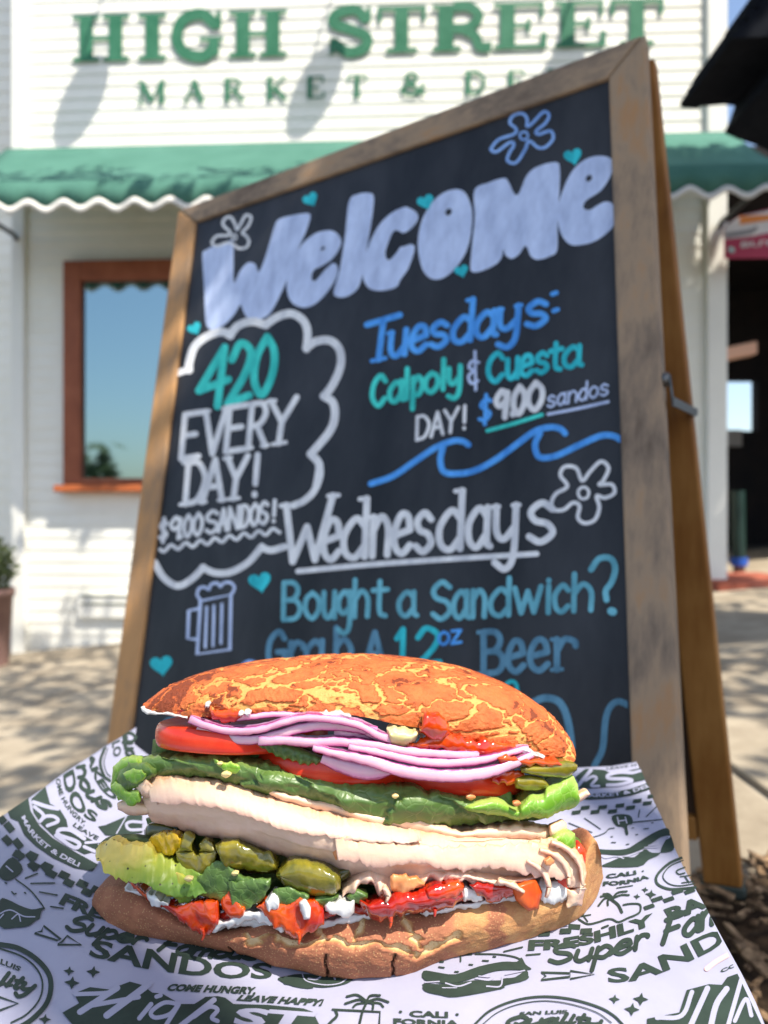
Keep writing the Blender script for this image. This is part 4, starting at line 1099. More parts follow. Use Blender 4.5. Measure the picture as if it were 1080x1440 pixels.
script_between(dp, 'nous', M(pA, [(585,310),(615,470),(690,570),(800,650)]), M(pA, [(635,285),(665,440),(740,530),(850,610)]), 4.5 * SCR); pb('printed_script')
lettering('AKED', M(pA, [(655,215),(690,340),(760,480),(860,575)]), M(pA, [(705,200),(745,320),(815,455),(905,545)]), .045)
ps(pA, [(800,165),(762,280),(788,385),(835,425)], 22); ps(pA, [(818,180),(790,280),(808,360),(840,395)], 7); pb('printed_ring')
lettering('LO', M(pA, [(850,140),(865,250)]), M(pA, [(915,110),(925,225)]), .03)
script_between(dp, 'Qua', M(pA, [(935,60),(945,150),(965,245)]), M(pA, [(985,45),(1000,140),(1015,230)]), 3.6 * SCR); pb('printed_script')
dp.poly(M(pA, [(745,775),(800,765),(1000,680),(1080,690),(1080,820),(900,850),(800,840)]), smooth=False); pb('printed_badge')
ps(pA, [(1080,800),(985,800),(960,760),(1000,740),(1080,745)], 22, lift=.0001); ps(pA, [(885,830),(960,700)], 9, lift=.0001); pb('badge_lettering', white_ink)
# sandwich doodle, left
def doodle(Z, polys, light, lines, w=7):
    for P in polys: dp.poly(M(Z, P), per=3)
    for P in lines: ps(Z, P, w)
    pb('printed_doodle')
    for P, ww in light: ps(Z, P, ww, lift=.0001)
    pb('doodle_highlight', white_ink)
doodle(pB, [[(0,302),(60,305),(120,335),(200,362),(262,352),(285,350),(262,375),(250,420),(225,432),(180,468),(100,478),(0,470)], [(0,105),(80,30),(145,110),(60,180),(0,160)]], [([(0,392),(40,372),(80,372),(150,408),(220,412)], 8), ([(75,425),(115,395),(130,440)], 8), ([(0,420),(22,395)], 8), ([(40,90),(80,125)], 9), ([(62,75),(105,112)], 9), ([(45,120),(85,90)], 9), ([(0,135),(30,120)], 8)],
       [[(100,172),(190,240),(260,325),(280,358)], [(75,250),(88,265),(102,262)], [(160,165),(236,134)], [(195,198),(345,195)], [(250,252),(360,272)], [(320,345),(400,356)], [(155,256),(163,260)], [(32,194),(42,198)]], 9)
doodle(pE, [[(-20,390),(60,398),(180,412),(330,362),(480,332),(570,332),(600,305),(627,350),(664,378),(620,385),(500,385),(400,400),(180,468),(-10,450)], [(-10,492),(100,500),(200,490),(280,470),(420,492),(468,508),(505,480),(632,446),(632,385),(560,430),(480,440),(440,480),(280,455),(180,480),(-10,470)], [(-10,480),(170,470),(300,450),(470,450),(630,420),(632,446),(500,482),(470,505),(190,556),(90,545),(-10,520)]],
       [([(310,440),(400,450),(440,415)], 9), ([(330,425),(395,430),(410,412)], 7), ([(120,470),(200,490),(280,465)], 9), ([(380,490),(465,490),(480,430)], 9), ([(500,415),(620,390)], 8), ([(-10,465),(80,460)], 8), ([(100,500),(190,500)], 6)],
       [[(310,283),(450,285),(550,300),(600,320)], [(215,285),(215,330)], [(190,290),(285,285)], [(85,333),(105,333)], [(78,366),(110,370)], [(355,325),(390,327)], [(270,350),(290,352)], [(422,300),(436,301)], [(180,396),(200,396)], [(490,268),(606,240)], [(632,290),(718,283)]], 10)
doodle(pF, [[(195,903),(350,918),(540,912),(650,852),(800,760),(930,712),(955,775),(870,800),(800,850),(700,912),(560,962),(470,972),(350,962),(220,950)], [(320,1080),(400,1030),(520,985),(620,990),(720,912),(790,948),(950,940),(1000,898),(960,770),(935,800),(880,900),(860,965),(760,1012),(660,1080)], [(412,595),(572,588),(608,668),(555,690),(566,770),(540,775),(520,705),(448,690)]],
       [([(720,900),(850,895),(890,830)], 9), ([(760,880),(830,872),(850,840)], 12), ([(300,975),(350,1000),(450,985),(520,1005)], 9), ([(560,985),(700,930)], 9), ([(900,805),(960,795),(930,820)], 9), ([(460,612),(475,678)], 11), ([(535,612),(550,668)], 11), ([(470,650),(545,640)], 11)],
       [[(110,835),(320,770),(380,722),(432,712)], [(0,665),(110,710),(220,755)], [(150,620),(300,722)], [(0,750),(120,785)], [(672,540),(660,612)], [(830,512),(735,606)], [(615,658),(890,630)], [(215,852),(240,852)], [(400,795),(415,796)], [(405,850),(445,851)], [(545,870),(570,866)], [(635,778),(655,775)], [(712,722),(755,718)], [(785,665),(800,663)], [(600,715),(615,713)]], 9)
# badge, upper right
dp.poly(M(pF, [(50,330),(85,270),(60,230),(130,170),(160,150),(330,160),(385,186),(560,168),(695,140),(740,250),(560,292),(400,322),(200,336)]), smooth=False)
dp.poly(M(pF, [(80,402),(200,390),(420,375),(600,338),(745,285),(775,342),(600,402),(400,432),(200,442),(90,432)]), smooth=False); pb('printed_badge')
for P, w in (([(85,315),(210,165)], 34), ([(160,262),(225,225),(262,245),(212,312),(285,318)], 26), ([(600,190),(480,185),(375,212),(385,245),(555,250),(595,270),(480,302),(365,308)], 32), ([(600,192),(720,160)], 28)): ps(pF, P, w, lift=.0001)
type_between(dp, 'MARKET & DELI', M(pF, [(110,430),(210,422),(330,420),(460,408),(560,390),(660,362),(800,312)]), M(pF, [(110,395),(210,390),(330,385),(450,372),(560,355),(645,332),(780,285)]), .03, lift=.0001)
pb('badge_lettering', white_ink)
lettering('LEAVE H', M(pF, [(356,158),(480,146),(640,122)]), M(pF, [(362,136),(480,124),(640,100)]), .01)
# california, right
lettering('CALI', M(pG, [(255,280),(360,268),(468,250)]), M(pG, [(258,250),(360,238),(462,222)]), .045)
lettering('FORNIA', M(pG, [(235,330),(390,318),(558,278)]), M(pG, [(238,300),(385,290),(545,252)]), .045)
ps(pG, [(332,343),(440,326)], 8); ps(pG, [(508,227),(514,226)], 10); pb('printed_dots')
ps(pG, [(298,425),(340,460),(366,510)], 20)
for P in ([(300,418),(250,415),(205,465)], [(298,412),(255,398),(222,402)], [(300,408),(275,385),(240,385)], [(302,410),(340,375),(400,366)], [(305,414),(360,392),(415,392)], [(300,416),(270,430),(270,462)]): ps(pG, P, 14)
pb('printed_palm')
ps(pG, [(378,460),(430,452),(490,458),(492,505),(460,530),(410,550),(345,578),(300,560),(260,560),(200,580),(130,592),(70,560)], 13); ps(pG, [(50,545),(150,528)], 9); ps(pG, [(90,520),(130,575)], 9); ps(pG, [(230,620),(270,604)], 14); pb('printed_outline')
ps(pG, [(790,130),(690,175),(610,255),(612,315),(690,350),(790,348),(900,335)], 18); ps(pG, [(800,148),(700,192),(650,260),(685,310),(760,328),(880,312)], 8); ps(pG, [(800,200),(745,225),(760,248),(800,240)], 10); ps(pG, [(770,265),(850,255)], 8); ps(pG, [(800,262),(830,305)], 10); ps(pG, [(780,308),(880,296)], 8); pb('printed_ring')
# ring badges at the bottom
ps(pB, [(-10,582),(110,605),(225,672),(305,765),(322,860),(290,965),(200,1060),(120,1110)], 32); ps(pB, [(-10,606),(130,655),(222,725),(268,820),(250,930),(170,1025),(70,1080)], 11); pb('printed_ring')
lettering('LUIS', M(pB, [(0,705),(60,730),(122,752)]), M(pB, [(8,672),(70,698),(138,726)]), .03)
script_between(dp, 'lity', M(pB, [(-20,835),(60,850),(190,885)]), M(pB, [(0,790),(80,808),(220,845)]), 5 * SCR); pb('printed_script')
ps(pB, [(-10,915),(115,958),(-10,1005)], 14, smooth=False); pb('printed_outline')
ps(pE, [(300,735),(400,645),(550,582),(720,555),(900,568),(1080,618),(1180,672),(1240,730)], 15); ps(pE, [(355,730),(450,655),(580,604),(740,582),(900,600),(1070,652),(1170,720)], 6); pb('printed_ring')
lettering('SAN LUIS', M(pE, [(584,674),(740,666),(892,660)]), M(pE, [(590,652),(740,644),(892,638)]), .045)
script_between(dp, 'Quality', M(pE, [(480,748),(700,735),(960,728),(1100,745)]), M(pE, [(500,712),(700,700),(960,692),(1110,712)]), 5 * SCR); pb('printed_script')
# palm and state outline, bottom middle
ps(pD, [(520,505),(495,560),(475,640)], 16)
for P in ([(520,500),(470,485),(385,510)], [(520,495),(460,455),(395,465)], [(522,492),(545,460),(605,458)], [(524,498),(590,480),(658,500)], [(522,502),(560,510),(560,545)], [(518,502),(460,510),(435,530)], [(526,500),(600,505),(625,528)]): ps(pD, P, 14)
pb('printed_palm')
ps(pD, [(305,545),(450,552),(605,560),(598,660)], 14, smooth=False); ps(pD, [(322,548),(332,585),(300,618),(270,650)], 18); pb('printed_outline')
dp.poly(M(pC, [(858,535),(900,515),(1000,515),(1080,525),(1080,590),(960,580)]) , per=3); dp.poly(M(pD, [(0,340),(100,320),(300,330),(440,325),(440,350),(380,385),(250,406),(120,392),(0,385)]), per=3); pb('printed_badge')
ps(pD, [(112,320),(140,365),(250,390),(350,380),(410,340)], 7, lift=.0001); ps(pD, [(180,320),(230,335),(200,355),(150,350)], 11, lift=.0001); ps(pD, [(300,310),(320,355)], 11, lift=.0001); pb('badge_lettering', white_ink)
dp.poly(M(pH, [(425,556),(600,522),(640,400),(760,368),(830,372),(860,330),(950,298),(1010,440),(1100,660),(420,660)]), smooth=False); pb('printed_badge')
for P, w in (([(478,552),(612,540),(668,412)], 24), ([(640,640),(752,392)], 30), ([(765,620),(800,480),(856,395)], 32), ([(862,600),(935,345)], 24), ([(900,570),(960,450),(990,540)], 22)): ps(pH, P, w, lift=.0001)
pb('badge_lettering', white_ink)

# ================================================================== SANDWICH
sw = empty('sandwich', (0, .385, paper_z(0, .385) + .002), 'overstuffed crackle-crust turkey sandwich with tomato, red onion, lettuce, peppers and avocado, on printed paper', 'sandwich')
def DD(px): return .335 + .037 * ((px - 500) / 350) ** 2
def interp(val, s):
    if not isinstance(val, (list, tuple)): return val
    f = s * (len(val) - 1); i = min(len(val) - 2, int(f)); f -= i
    return val[i] * (1 - f) + val[i + 1] * f
def sstep(a, b, x):
    t = max(0, min(1, (x - a) / (b - a))); return t * t * (3 - 2 * t)
def fbm(p, o=3):
    v = 0; a = 1
    for _ in range(o): v += a * noise.noise(p); p = p * 2.1; a *= .5
    return v
def slab(name, top, bot, m, parent=None, off=.01, offb=None, bulge=.006, thick=.012, nS=60, nT=14, amp=.001, freq=60, seed=0, ruffle=0, rfreq=9, power=.7, depth=None, extra=None, rag=.6, flat=.45):
    """a slice or leaf between an upper and a lower edge, with its own depth, belly and thickness"""
    parent = parent or sw
    offb = off if offb is None else offb
    T = resample(spline([Vector((p[0], p[1])) for p in top], 10), nS); B = resample(spline([Vector((p[0], p[1])) for p in bot], 10), nS)
    dep = depth or DD
    V = []; F = []; av = []; ax = []
    sv = Vector((seed * 3.7, seed * 1.3, seed * 7.1))
    if rag:
        J = []
        for A, sg in ((T, 0), (B, 40)):
            for p in A:
                q = Vector((p.x / 11, p.y / 11, seed * 2.3 + sg)); J.append(Vector((rag * noise.noise(q + Vector((7, 7, 7))), rag * fbm(q, 3) * 1.6)))
    for i in range(nS):
        s = i / (nS - 1)
        ends = min(1, (math.sin(math.pi * min(max(s, .0), 1)) * 3.0 + .12)) ** .6
        front = []
        for j in range(nT):
            t = .5 - .5 * math.cos(math.pi * j / (nT - 1)) if nT > 9 else j / (nT - 1)
            p = T[i].lerp(B[i], t)
            if rag: p = p + J[i] * (1 - t) ** 3 + J[nS + i] * t ** 3
            pr = math.sin(math.pi * t) ** (power if power != .7 else flat) if 0 < t < 1 else 0
            d = dep(p.x) + interp(off, s) * (1 - t) + interp(offb, s) * t - interp(bulge, s) * pr * ends
            w = at(p.x, p.y, d)
            n1 = fbm(w * freq + sv); n2 = fbm(w * freq * .8 - sv + Vector((9, 2, 5)))
            w += Vector((0, amp * n1 * 1.6, amp * n2 * (.5 + .5 * pr)))
            if ruffle: w += Vector((0, ruffle * t ** 1.5 * math.sin(s * rfreq * 6.28 + 2 * n2), ruffle * .5 * t * math.cos(s * rfreq * 6.28 + n1)))
            if extra: w = extra(w, p, s, t)
            front.append(w)
        back = []
        for j in range(nT - 2, 0, -1):
            t = j / (nT - 1)
            w = front[0].lerp(front[-1], t) + Vector((0, interp(thick, s) * math.sin(math.pi * t) ** .6 * (.25 + .75 * ends), 0))
            back.append(w)
        V += front + back
        av += [(.5 - .5 * math.cos(math.pi * j / (nT - 1)) if nT > 9 else j / (nT - 1)) for j in range(nT)] + [j / (nT - 1) for j in range(nT - 2, 0, -1)]
        ax += [s] * (2 * nT - 2)
    L = 2 * nT - 2
    for i in range(nS - 1):
        for k in range(L):
            a = i * L + k; b = i * L + (k + 1) % L
            F.append((a, a + L, b + L, b))
    F.append(tuple(range(L))); F.append(tuple((nS - 1) * L + k for k in reversed(range(L))))
    return add(name, V, F, m, parent, True, {'v': av, 's': ax, 'g': [a + .42 * (b - .35) for a, b in zip(ax, av)]})
def strip(name, pts, w, m, off=.01, nS=60, nT=8, **k):
    q = resample(spline([Vector((p[0], p[1])) for p in pts], 10), nS)
    T = []; B = []
    for i, p in enumerate(q):
        t = (q[min(i + 1, nS - 1)] - q[max(i - 1, 0)]).normalized(); n = Vector((-t.y, t.x))
        if n.y > 0: n = -n
        ww = interp(w, i / (nS - 1)) / 2
        T.append(p + n * ww); B.append(p - n * ww)
    return slab(name, T, B, m, off=off, nS=nS, nT=nT, **k)
z1 = zf(120, 910, 2.842); z2 = zf(480, 910, 2.842); z3 = zf(120, 1130, 2.842); z4 = zf(480, 1130, 2.842)
Q = lambda Z, *pts: [Z(p) for p in pts]

# ---- crust
crust = attr_mat('crackle_crust', 'plate', [(.0, srgb(220, 164, 92)), (.22, srgb(208, 138, 68)), (.37, srgb(128, 60, 26)), (.50, srgb(178, 86, 40)), (.72, srgb(206, 112, 58)), (1.0, srgb(186, 90, 44)), (1.3, srgb(128, 58, 28))], .55, .35, nscale=520, namt=.34, bump=.7, bdist=.0014, fine=1500)
def plates(w, sx, sz, thr, seed=0):
    q = Vector((w.x / sx, w.y / (sx * .8), w.z / sz)) + Vector((seed, seed * .7, 0))
    q += Vector((noise.noise(q * 1.1), noise.noise(q * 1.1 + Vector((5, 1, 2))), noise.noise(q * 1.1 + Vector((1, 7, 3))))) * .55 + Vector((noise.noise(q * 5), noise.noise(q * 5 + Vector((3, 3, 3))), noise.noise(q * 5 + Vector((8, 1, 1))))) * .15 + Vector((noise.noise(q * 14), noise.noise(q * 14 + Vector((3, 3, 3))), 0)) * .07
    d = noise.voronoi(q)[0]
    e = (d[1] - d[0])
    th = thr * (.75 + .9 * noise.noise(q * .6 + Vector((4, 4, 4))))
    return sstep(th * .35, th * 1.15, e)
topl = [(201,994),(215,982),(240,966),(270,954),(310,944),(360,936),(420,931),(480,928),(540,929),(600,935),(650,944),(690,957),(725,972),(755,991),(780,1012),(797,1034),(806,1054),(808,1066)]
botl = [(201,996),(230,1003),(262,1007),(300,1007),(360,1003),(420,1001),(480,1003),(520,1010),(570,1020),(620,1028),(670,1040),(715,1053),(750,1060),(785,1068),(800,1072),(808,1070)]
nS, nT = 420, 90
T = resample(spline(topl, 12), nS); B = resample(spline(botl, 12), nS)
V = []; F = []; pa = []
for i in range(nS):
    s = i / (nS - 1); e_ = math.sin(math.pi * min(1, max(0, s))) ** .5
    px = (T[i].x + B[i].x) / 2
    yf = DD(px) + .008; ry = .045 * e_ + .0012
    cb = at(B[i].x, B[i].y, yf); ct = at(T[i].x, T[i].y, yf + ry)
    hz = ct.z - cb.z
    for j in range(nT):
        a = j / (nT - 1) * math.pi * .5                 # front lip -> crest
        k = math.sin(a) ** .9
        w = Vector((cb.x + (ct.x - cb.x) * k, cb.y + ry * (1 - math.cos(a) ** .85), cb.z + hz * k))
        nrm = Vector((0, -math.cos(a), math.sin(a) + .1)).normalized()
        left = sstep(.30, .06, s)
        pl_ = plates(w, .0240, .0112, .168 - .09 * left)
        pl_ = max(pl_, left * .5 * (.6 + .4 * noise.noise(w * 500)))
        fine = fbm(w * 700, 2)
        w = w + nrm * (.0010 * pl_ + .00045 * fine * (.4 + .6 * pl_) + .0009 * noise.noise(w * 70) + .0004 * noise.noise(w * 190))
        V.append(w); pa.append(pl_ * (.82 + .32 * noise.noise(w * 85) + .16 * noise.noise(w * 300)) * (1 + .30 * left))
    for j in range(1, 26):                              # crest -> back lip
        a = math.pi * .5 * (1 + j / 25)
        k = math.sin(a) ** .9 if a < math.pi - 1e-4 else 0
        w = Vector((cb.x + (ct.x - cb.x) * k, ct.y + ry * (abs(math.cos(a)) ** .85), cb.z + hz * k))
        pl_ = plates(w, .0240, .0112, .168); V.append(w + Vector((0, 0, .0006 * pl_))); pa.append(pl_)
L = nT + 25
for i in range(nS - 1):
    for k in range(L - 1):
        a = i * L + k; F.append((a, a + L, a + L + 1, a + 1))
bun = add('top_bun', V, F, crust, sw, True, {'plate': pa})
# underside of the bun: crumb
crumb = mat('bread_crumb', srgb(214, 186, 140), .9, .1, var=srgb(226, 206, 168), scale=120, bump=.4, bscale=400)
v = []; f = []; N = 60
for i in range(N):
    k = int(i / (N - 1) * (nS - 1)); a = V[k * L] ; b = V[k * L + L - 1]
    for j in range(9):
        t = j / 8; w = a.lerp(b, t) + Vector((0, 0, (.0006 + .004 * math.sin(math.pi * t)) * math.sin(math.pi * min(.999, max(.001, i / (N - 1)))) ** 1.5)); v.append(w + Vector((0, .0006 if j == 0 else 0, 0)))
for i in range(N - 1):
    for j in range(8): a = i * 9 + j; f.append((a, a + 1, a + 10, a + 9))
add('crumb', v, f, crumb, bun, True)

# ---- bottom bun
base_m = attr_mat('base_crust', 'plate', [(.0, srgb(226, 202, 156)), (.22, srgb(212, 172, 116)), (.42, srgb(190, 138, 90)), (.62, srgb(168, 110, 80)), (.86, srgb(152, 98, 72)), (1.0, srgb(56, 32, 22))], .75, .2, nscale=480, namt=.26, bump=.5, fine=1400, speck=(760, .30, srgb(190, 146, 102)))
bt_ = [(131,1262),(140,1246),(165,1244),(205,1258),(250,1284),(300,1304),(345,1300),(375,1293),(420,1308),(470,1292),(510,1284),(560,1284),(620,1280),(680,1264),(730,1256),(780,1250),(810,1228),(826,1192),(836,1180),(844,1200)]
bb2 = [(131,1276),(145,1294),(170,1306),(210,1316),(260,1325),(310,1332),(350,1342),(390,1356),(430,1365),(470,1371),(520,1373),(560,1371),(590,1362),(640,1345),(690,1334),(740,1320),(785,1303),(815,1288),(836,1262),(847,1232)]
nS2, nT2 = 300, 70
T = resample(spline(bt_, 12), nS2); B = resample(spline(bb2, 12), nS2)
cracks = [[(372,1316),(420,1326),(470,1322),(500,1328),(530,1321),(560,1333),(590,1339),(622,1326),(645,1312)], [(518,1283),(508,1300),(500,1318)], [(564,1283),(574,1303),(590,1328)], [(455,1325),(448,1300),(458,1285)], [(345,1310),(352,1322),(372,1318)]]
fiss = [[(461,1368),(457,1350),(459,1342)], [(553,1371),(552,1352),(556,1340)], [(330,1336),(322,1328)]]
def pdist(p, lines):
    b = 1e9
    for q in lines:
        for a, c in zip(q, q[1:]):
            a = Vector(a); c = Vector(c); d = c - a; t = max(0, min(1, (p - a).dot(d) / d.length_squared)); b = min(b, (a + d * t - p).length)
    return b
V = []; F = []; pa = []
for i in range(nS2):
    s = i / (nS2 - 1); e_ = min(1, math.sin(math.pi * s) * 2.2 + .1) ** .6
    gd = .236 / (.1 + (B[i].y - 720) / FPX)               # where the crust meets the paper
    col = []
    for j in range(nT2):
        t = j / (nT2 - 1); p = T[i].lerp(B[i], t)
        d0 = DD(T[i].x) + .006
        pr = math.sin(math.pi * t) ** .75 if 0 < t < 1 else 0
        d = d0 * (1 - t) + gd * t - .0085 * pr * e_
        w = at(p.x, p.y, d)
        nn = Vector((p.x / 22, p.y / 9, 0)); pw = p + Vector((noise.noise(nn), noise.noise(nn + Vector((3, 3, 1))))) * 7
        c = sstep(6.5, 1.5, pdist(pw, cracks) + 4 * noise.noise(Vector((p.x / 9, p.y / 9, 2)))) if 330 < p.x < 665 else 0
        fi = sstep(3.0, .6, pdist(p + (pw - p) * .2, fiss))
        tan = sstep(600, 668, p.x + 26 * noise.noise(Vector((p.y / 14, p.x / 40, 7)))) * (1 - .9 * sstep(16, 5, abs(p.x - 697 + 9 * noise.noise(Vector((p.y / 12, 1, 1)))) ))
        tan *= .75 + .25 * noise.noise(w * 200)
        tan = max(tan, .38 * sstep(330, 150, p.x) * sstep(-.1, .35, noise.noise(w * 160)))
        val = .80 - .50 * tan; val = val * (1 - c) + .04 * c; val = val * (1 - fi) + 1.05 * fi
        w += Vector((0, .0012 * c - .0016 * (1 - c) + .0022 * fi + .0007 * fbm(w * 110) + .00022 * noise.noise(w * 900), .0010 * noise.noise(w * 55)))
        V.append(w); pa.append(val)
    a, b = V[-nT2], V[-1]
    for j in range(1, 22):
        t = 1 - j / 22; w = a.lerp(b, t) + Vector((0, (.072 * math.sin(math.pi * t) ** .5) * (e_ * .95 + .05), 0)); V.append(w); pa.append(.75)
L = nT2 + 21
for i in range(nS2 - 1):
    for k in range(L):
        a = i * L + k; b = i * L + (k + 1) % L; F.append((a, a + L, b + L, b))
F.append(tuple(range(L))); F.append(tuple((nS2 - 1) * L + k for k in reversed(range(L))))
add('bottom_bun', V, F, base_m, sw, True, {'plate': pa})

# ---- materials of the filling
tom = mat('tomato_skin', srgb(226, 66, 34), .25, .5, var=srgb(212, 46, 24), scale=60, sss=.25, sssr=(.006, .0015, .001))
tomf = mat('tomato_flesh', srgb(224, 92, 58), .3, .5, var=srgb(206, 60, 36), scale=140, sss=.3, sssr=(.006, .002, .001))
onion_m = attr_mat('onion_rings', 'v', [(.0, srgb(160, 72, 128)), (.09, srgb(206, 146, 184)), (.3, srgb(226, 184, 202)), (.62, srgb(230, 186, 198)), (.86, srgb(216, 150, 184)), (.95, srgb(150, 52, 112))], .24, .5, nscale=60, namt=.34, bump=.12, sss=.6, sssr=(.006, .003, .0045))
turk = attr_mat('turkey_meat', 'v', [(.0, srgb(206, 156, 116)), (.10, srgb(220, 184, 152)), (.4, srgb(227, 196, 168)), (.75, srgb(220, 188, 166)), (1, srgb(198, 158, 142))], .45, .4, nscale=120, namt=.30, bump=.24, sss=.3, sssr=(.005, .003, .002), fine=620)
lett_d = attr_mat('lettuce_dark', 'v', [(.0, srgb(118, 140, 70)), (.3, srgb(82, 110, 50)), (.7, srgb(66, 94, 42)), (1, srgb(92, 118, 56))], .4, .5, nscale=40, namt=.6, bump=.4, sss=.12, sssr=(.002, .004, .001), bdist=.0012, veins=(150, srgb(112, 134, 76), .28))
lett_l = attr_mat('lettuce_light', 'v', [(.0, srgb(170, 196, 96)), (.35, srgb(112, 158, 44)), (.7, srgb(96, 148, 36)), (1, srgb(140, 178, 66))], .38, .5, nscale=45, namt=.6, bump=.35, sss=.2, sssr=(.002, .004, .001), bdist=.001, veins=(170, srgb(160, 190, 100), .30))
spin = attr_mat('spinach_leaf', 'v', [(.0, srgb(88, 116, 54)), (.5, srgb(62, 92, 40)), (1, srgb(98, 126, 60))], .36, .5, nscale=110, namt=.5, bump=.4, veins=(190, srgb(110, 136, 76), .3))
avo = attr_mat('avocado_flesh', 'g', [(.0, srgb(220, 194, 104)), (.26, srgb(216, 194, 96)), (.45, srgb(168, 176, 62)), (.75, srgb(118, 148, 50)), (1, srgb(92, 126, 44))], .4, .45, nscale=75, namt=.35, bump=.25, sss=.15, sssr=(.003, .004, .001), speck=(230, .16, srgb(50, 48, 24)))
pep_y = mat('pepper_yellow', srgb(206, 166, 16), .22, .5, var=srgb(178, 150, 22), scale=120, sss=.3, sssr=(.004, .003, .001), coat=.4)
pep_g = mat('pepper_olive', srgb(140, 128, 34), .2, .5, var=srgb(92, 92, 26), scale=70, sss=.2, sssr=(.004, .003, .001), coat=.6)
pep_d = mat('pepper_dark', srgb(58, 60, 26), .22, .5, var=srgb(96, 92, 34), scale=60, coat=.6)
ketch = mat('hot_sauce', srgb(172, 14, 6), .12, .5, var=srgb(218, 84, 12), scale=60, coat=.7, sss=.1, sssr=(.003, .001, .0005), detail=3)
ketch2 = mat('hot_sauce_deep', srgb(140, 16, 12), .12, .5, var=srgb(176, 36, 14), scale=110, coat=.7, detail=3)
mayo = mat('mayonnaise', srgb(224, 224, 222), .2, .5, var=srgb(212, 212, 206), scale=160, bump=.15, sss=.2, sssr=(.003, .003, .003), coat=.3)
# the dark heart of the sandwich, leaves packed behind everything
slab('spinach_leaf', [(205,1150),(300,1160),(450,1175),(600,1185),(740,1190),(815,1180)], [(215,1215),(330,1262),(450,1285),(600,1275),(740,1245),(822,1225)], spin, off=.020, bulge=.003, thick=.035, nS=80, amp=.002, seed=3)
slab('lettuce_leaf', [(215,1040),(330,1040),(480,1045),(620,1065),(740,1085),(790,1080)], [(205,1095),(330,1110),(480,1130),(620,1150),(740,1155),(800,1130)], lett_d, off=.026, bulge=.002, thick=.03, nS=80, amp=.002, seed=4)

# ---- tomato slices
def disc(px, py, rad, th, dback, tilt, roll, seed):
    """round slice: px,py is the middle of the near rim"""
    d = DD(px) + dback
    c = at(px, py, d)
    Mx = Matrix.Rotation(R(roll), 3, 'Y') @ Matrix.Rotation(R(tilt), 3, 'X')
    K = 96; prof = []
    for k in range(9):
        a = math.pi * (k / 8 - .5); prof.append((rad - th * .2 + th * .2 * math.cos(a), th / 2 * math.sin(a)))
    prof = [(rad * .5, -th / 2)] + prof + [(rad * .5, th / 2)]
    v = []; f = []
    cc = c + Mx @ Vector((0, rad, 0))
    for r, z in prof:
        for k in range(K):
            a = 2 * math.pi * k / K
            rr = r * (1 + .025 * math.sin(3 * a + seed) + .015 * math.sin(5 * a + 2 * seed))
            v.append(cc + Mx @ Vector((rr * math.sin(a), -rr * math.cos(a), z)))
    n = len(prof)
    for j in range(n - 1):
        for k in range(K): f.append((j * K + k, j * K + (k + 1) % K, (j + 1) * K + (k + 1) % K, (j + 1) * K + k))
    f.append(tuple(reversed(range(K)))); f.append(tuple((n - 1) * K + k for k in range(K)))
    return add('tomato_slice', v, f, tom, sw, True)
disc(320, 1045, .0425, .0108, .001, -9, 0, 0.3)
disc(470, 1085, .044, .0112, .005, -12, 4, 1.7)
disc(640, 1100, .038, .0122, .007, -13, 4, 2.9)
# red edge of tomato low at the right end
slab('tomato_piece', Q(z4, (905,235),(925,180),(950,155),(975,180)), Q(z4, (925,255),(945,285),(965,280),(978,225)), tom, off=.004, bulge=.005, thick=.012, nS=30, amp=.0005)
slab('tomato_piece', Q(z4, (860,255),(885,245),(905,255)), Q(z4, (862,330),(885,358),(915,345)), tom, off=-.002, bulge=.003, thick=.008, nS=24, amp=.0005)

# ---- lettuce
def veins(w, p, s, t):
    r = abs(noise.noise(Vector((s * 14 + .6 * math.sin(t * 4), t * 2.2, 3)))); return w + Vector((0, .0011 * sstep(.2, 0, r) * math.sin(math.pi * t), 0))
def lay(w, p, s, t):
    o = 0
    for c0, k in ((.16, .10), (.34, -.12), (.52, .16), (.70, -.1), (.86, .12)):
        e = s - c0 - k * (t - .5) - .03 * noise.noise(Vector((t * 5, c0 * 20, 1))); o += sstep(0, .012, e) * sstep(.16, .02, e)
    return w + Vector((0, -.0028 * o + .0009 * noise.noise(Vector((s * 26, t * 3, 4))), .0006 * noise.noise(Vector((s * 40, t * 2, 8)))))
slab('lettuce_leaf', [(176,1090),(190,1070),(230,1063),(300,1062),(360,1072),(440,1090),(500,1100),(570,1106),(650,1116),(720,1118)], [(190,1108),(225,1095),(280,1092),(340,1102),(400,1122),(460,1138),(520,1150),(580,1158),(650,1160),(722,1150)], lett_d, off=.009, bulge=.006, thick=.02, nS=260, nT=30, amp=.0014, freq=40, seed=1, rag=2.4, flat=.6, extra=lay)
slab('lettuce_leaf', [(300,1066),(318,1072),(326,1068),(336,1078)], [(302,1074),(316,1084),(328,1086),(338,1082)], lett_l, off=.002, bulge=.001, thick=.003, nS=40, nT=12, amp=.0008, freq=90, seed=45, rag=2.4)
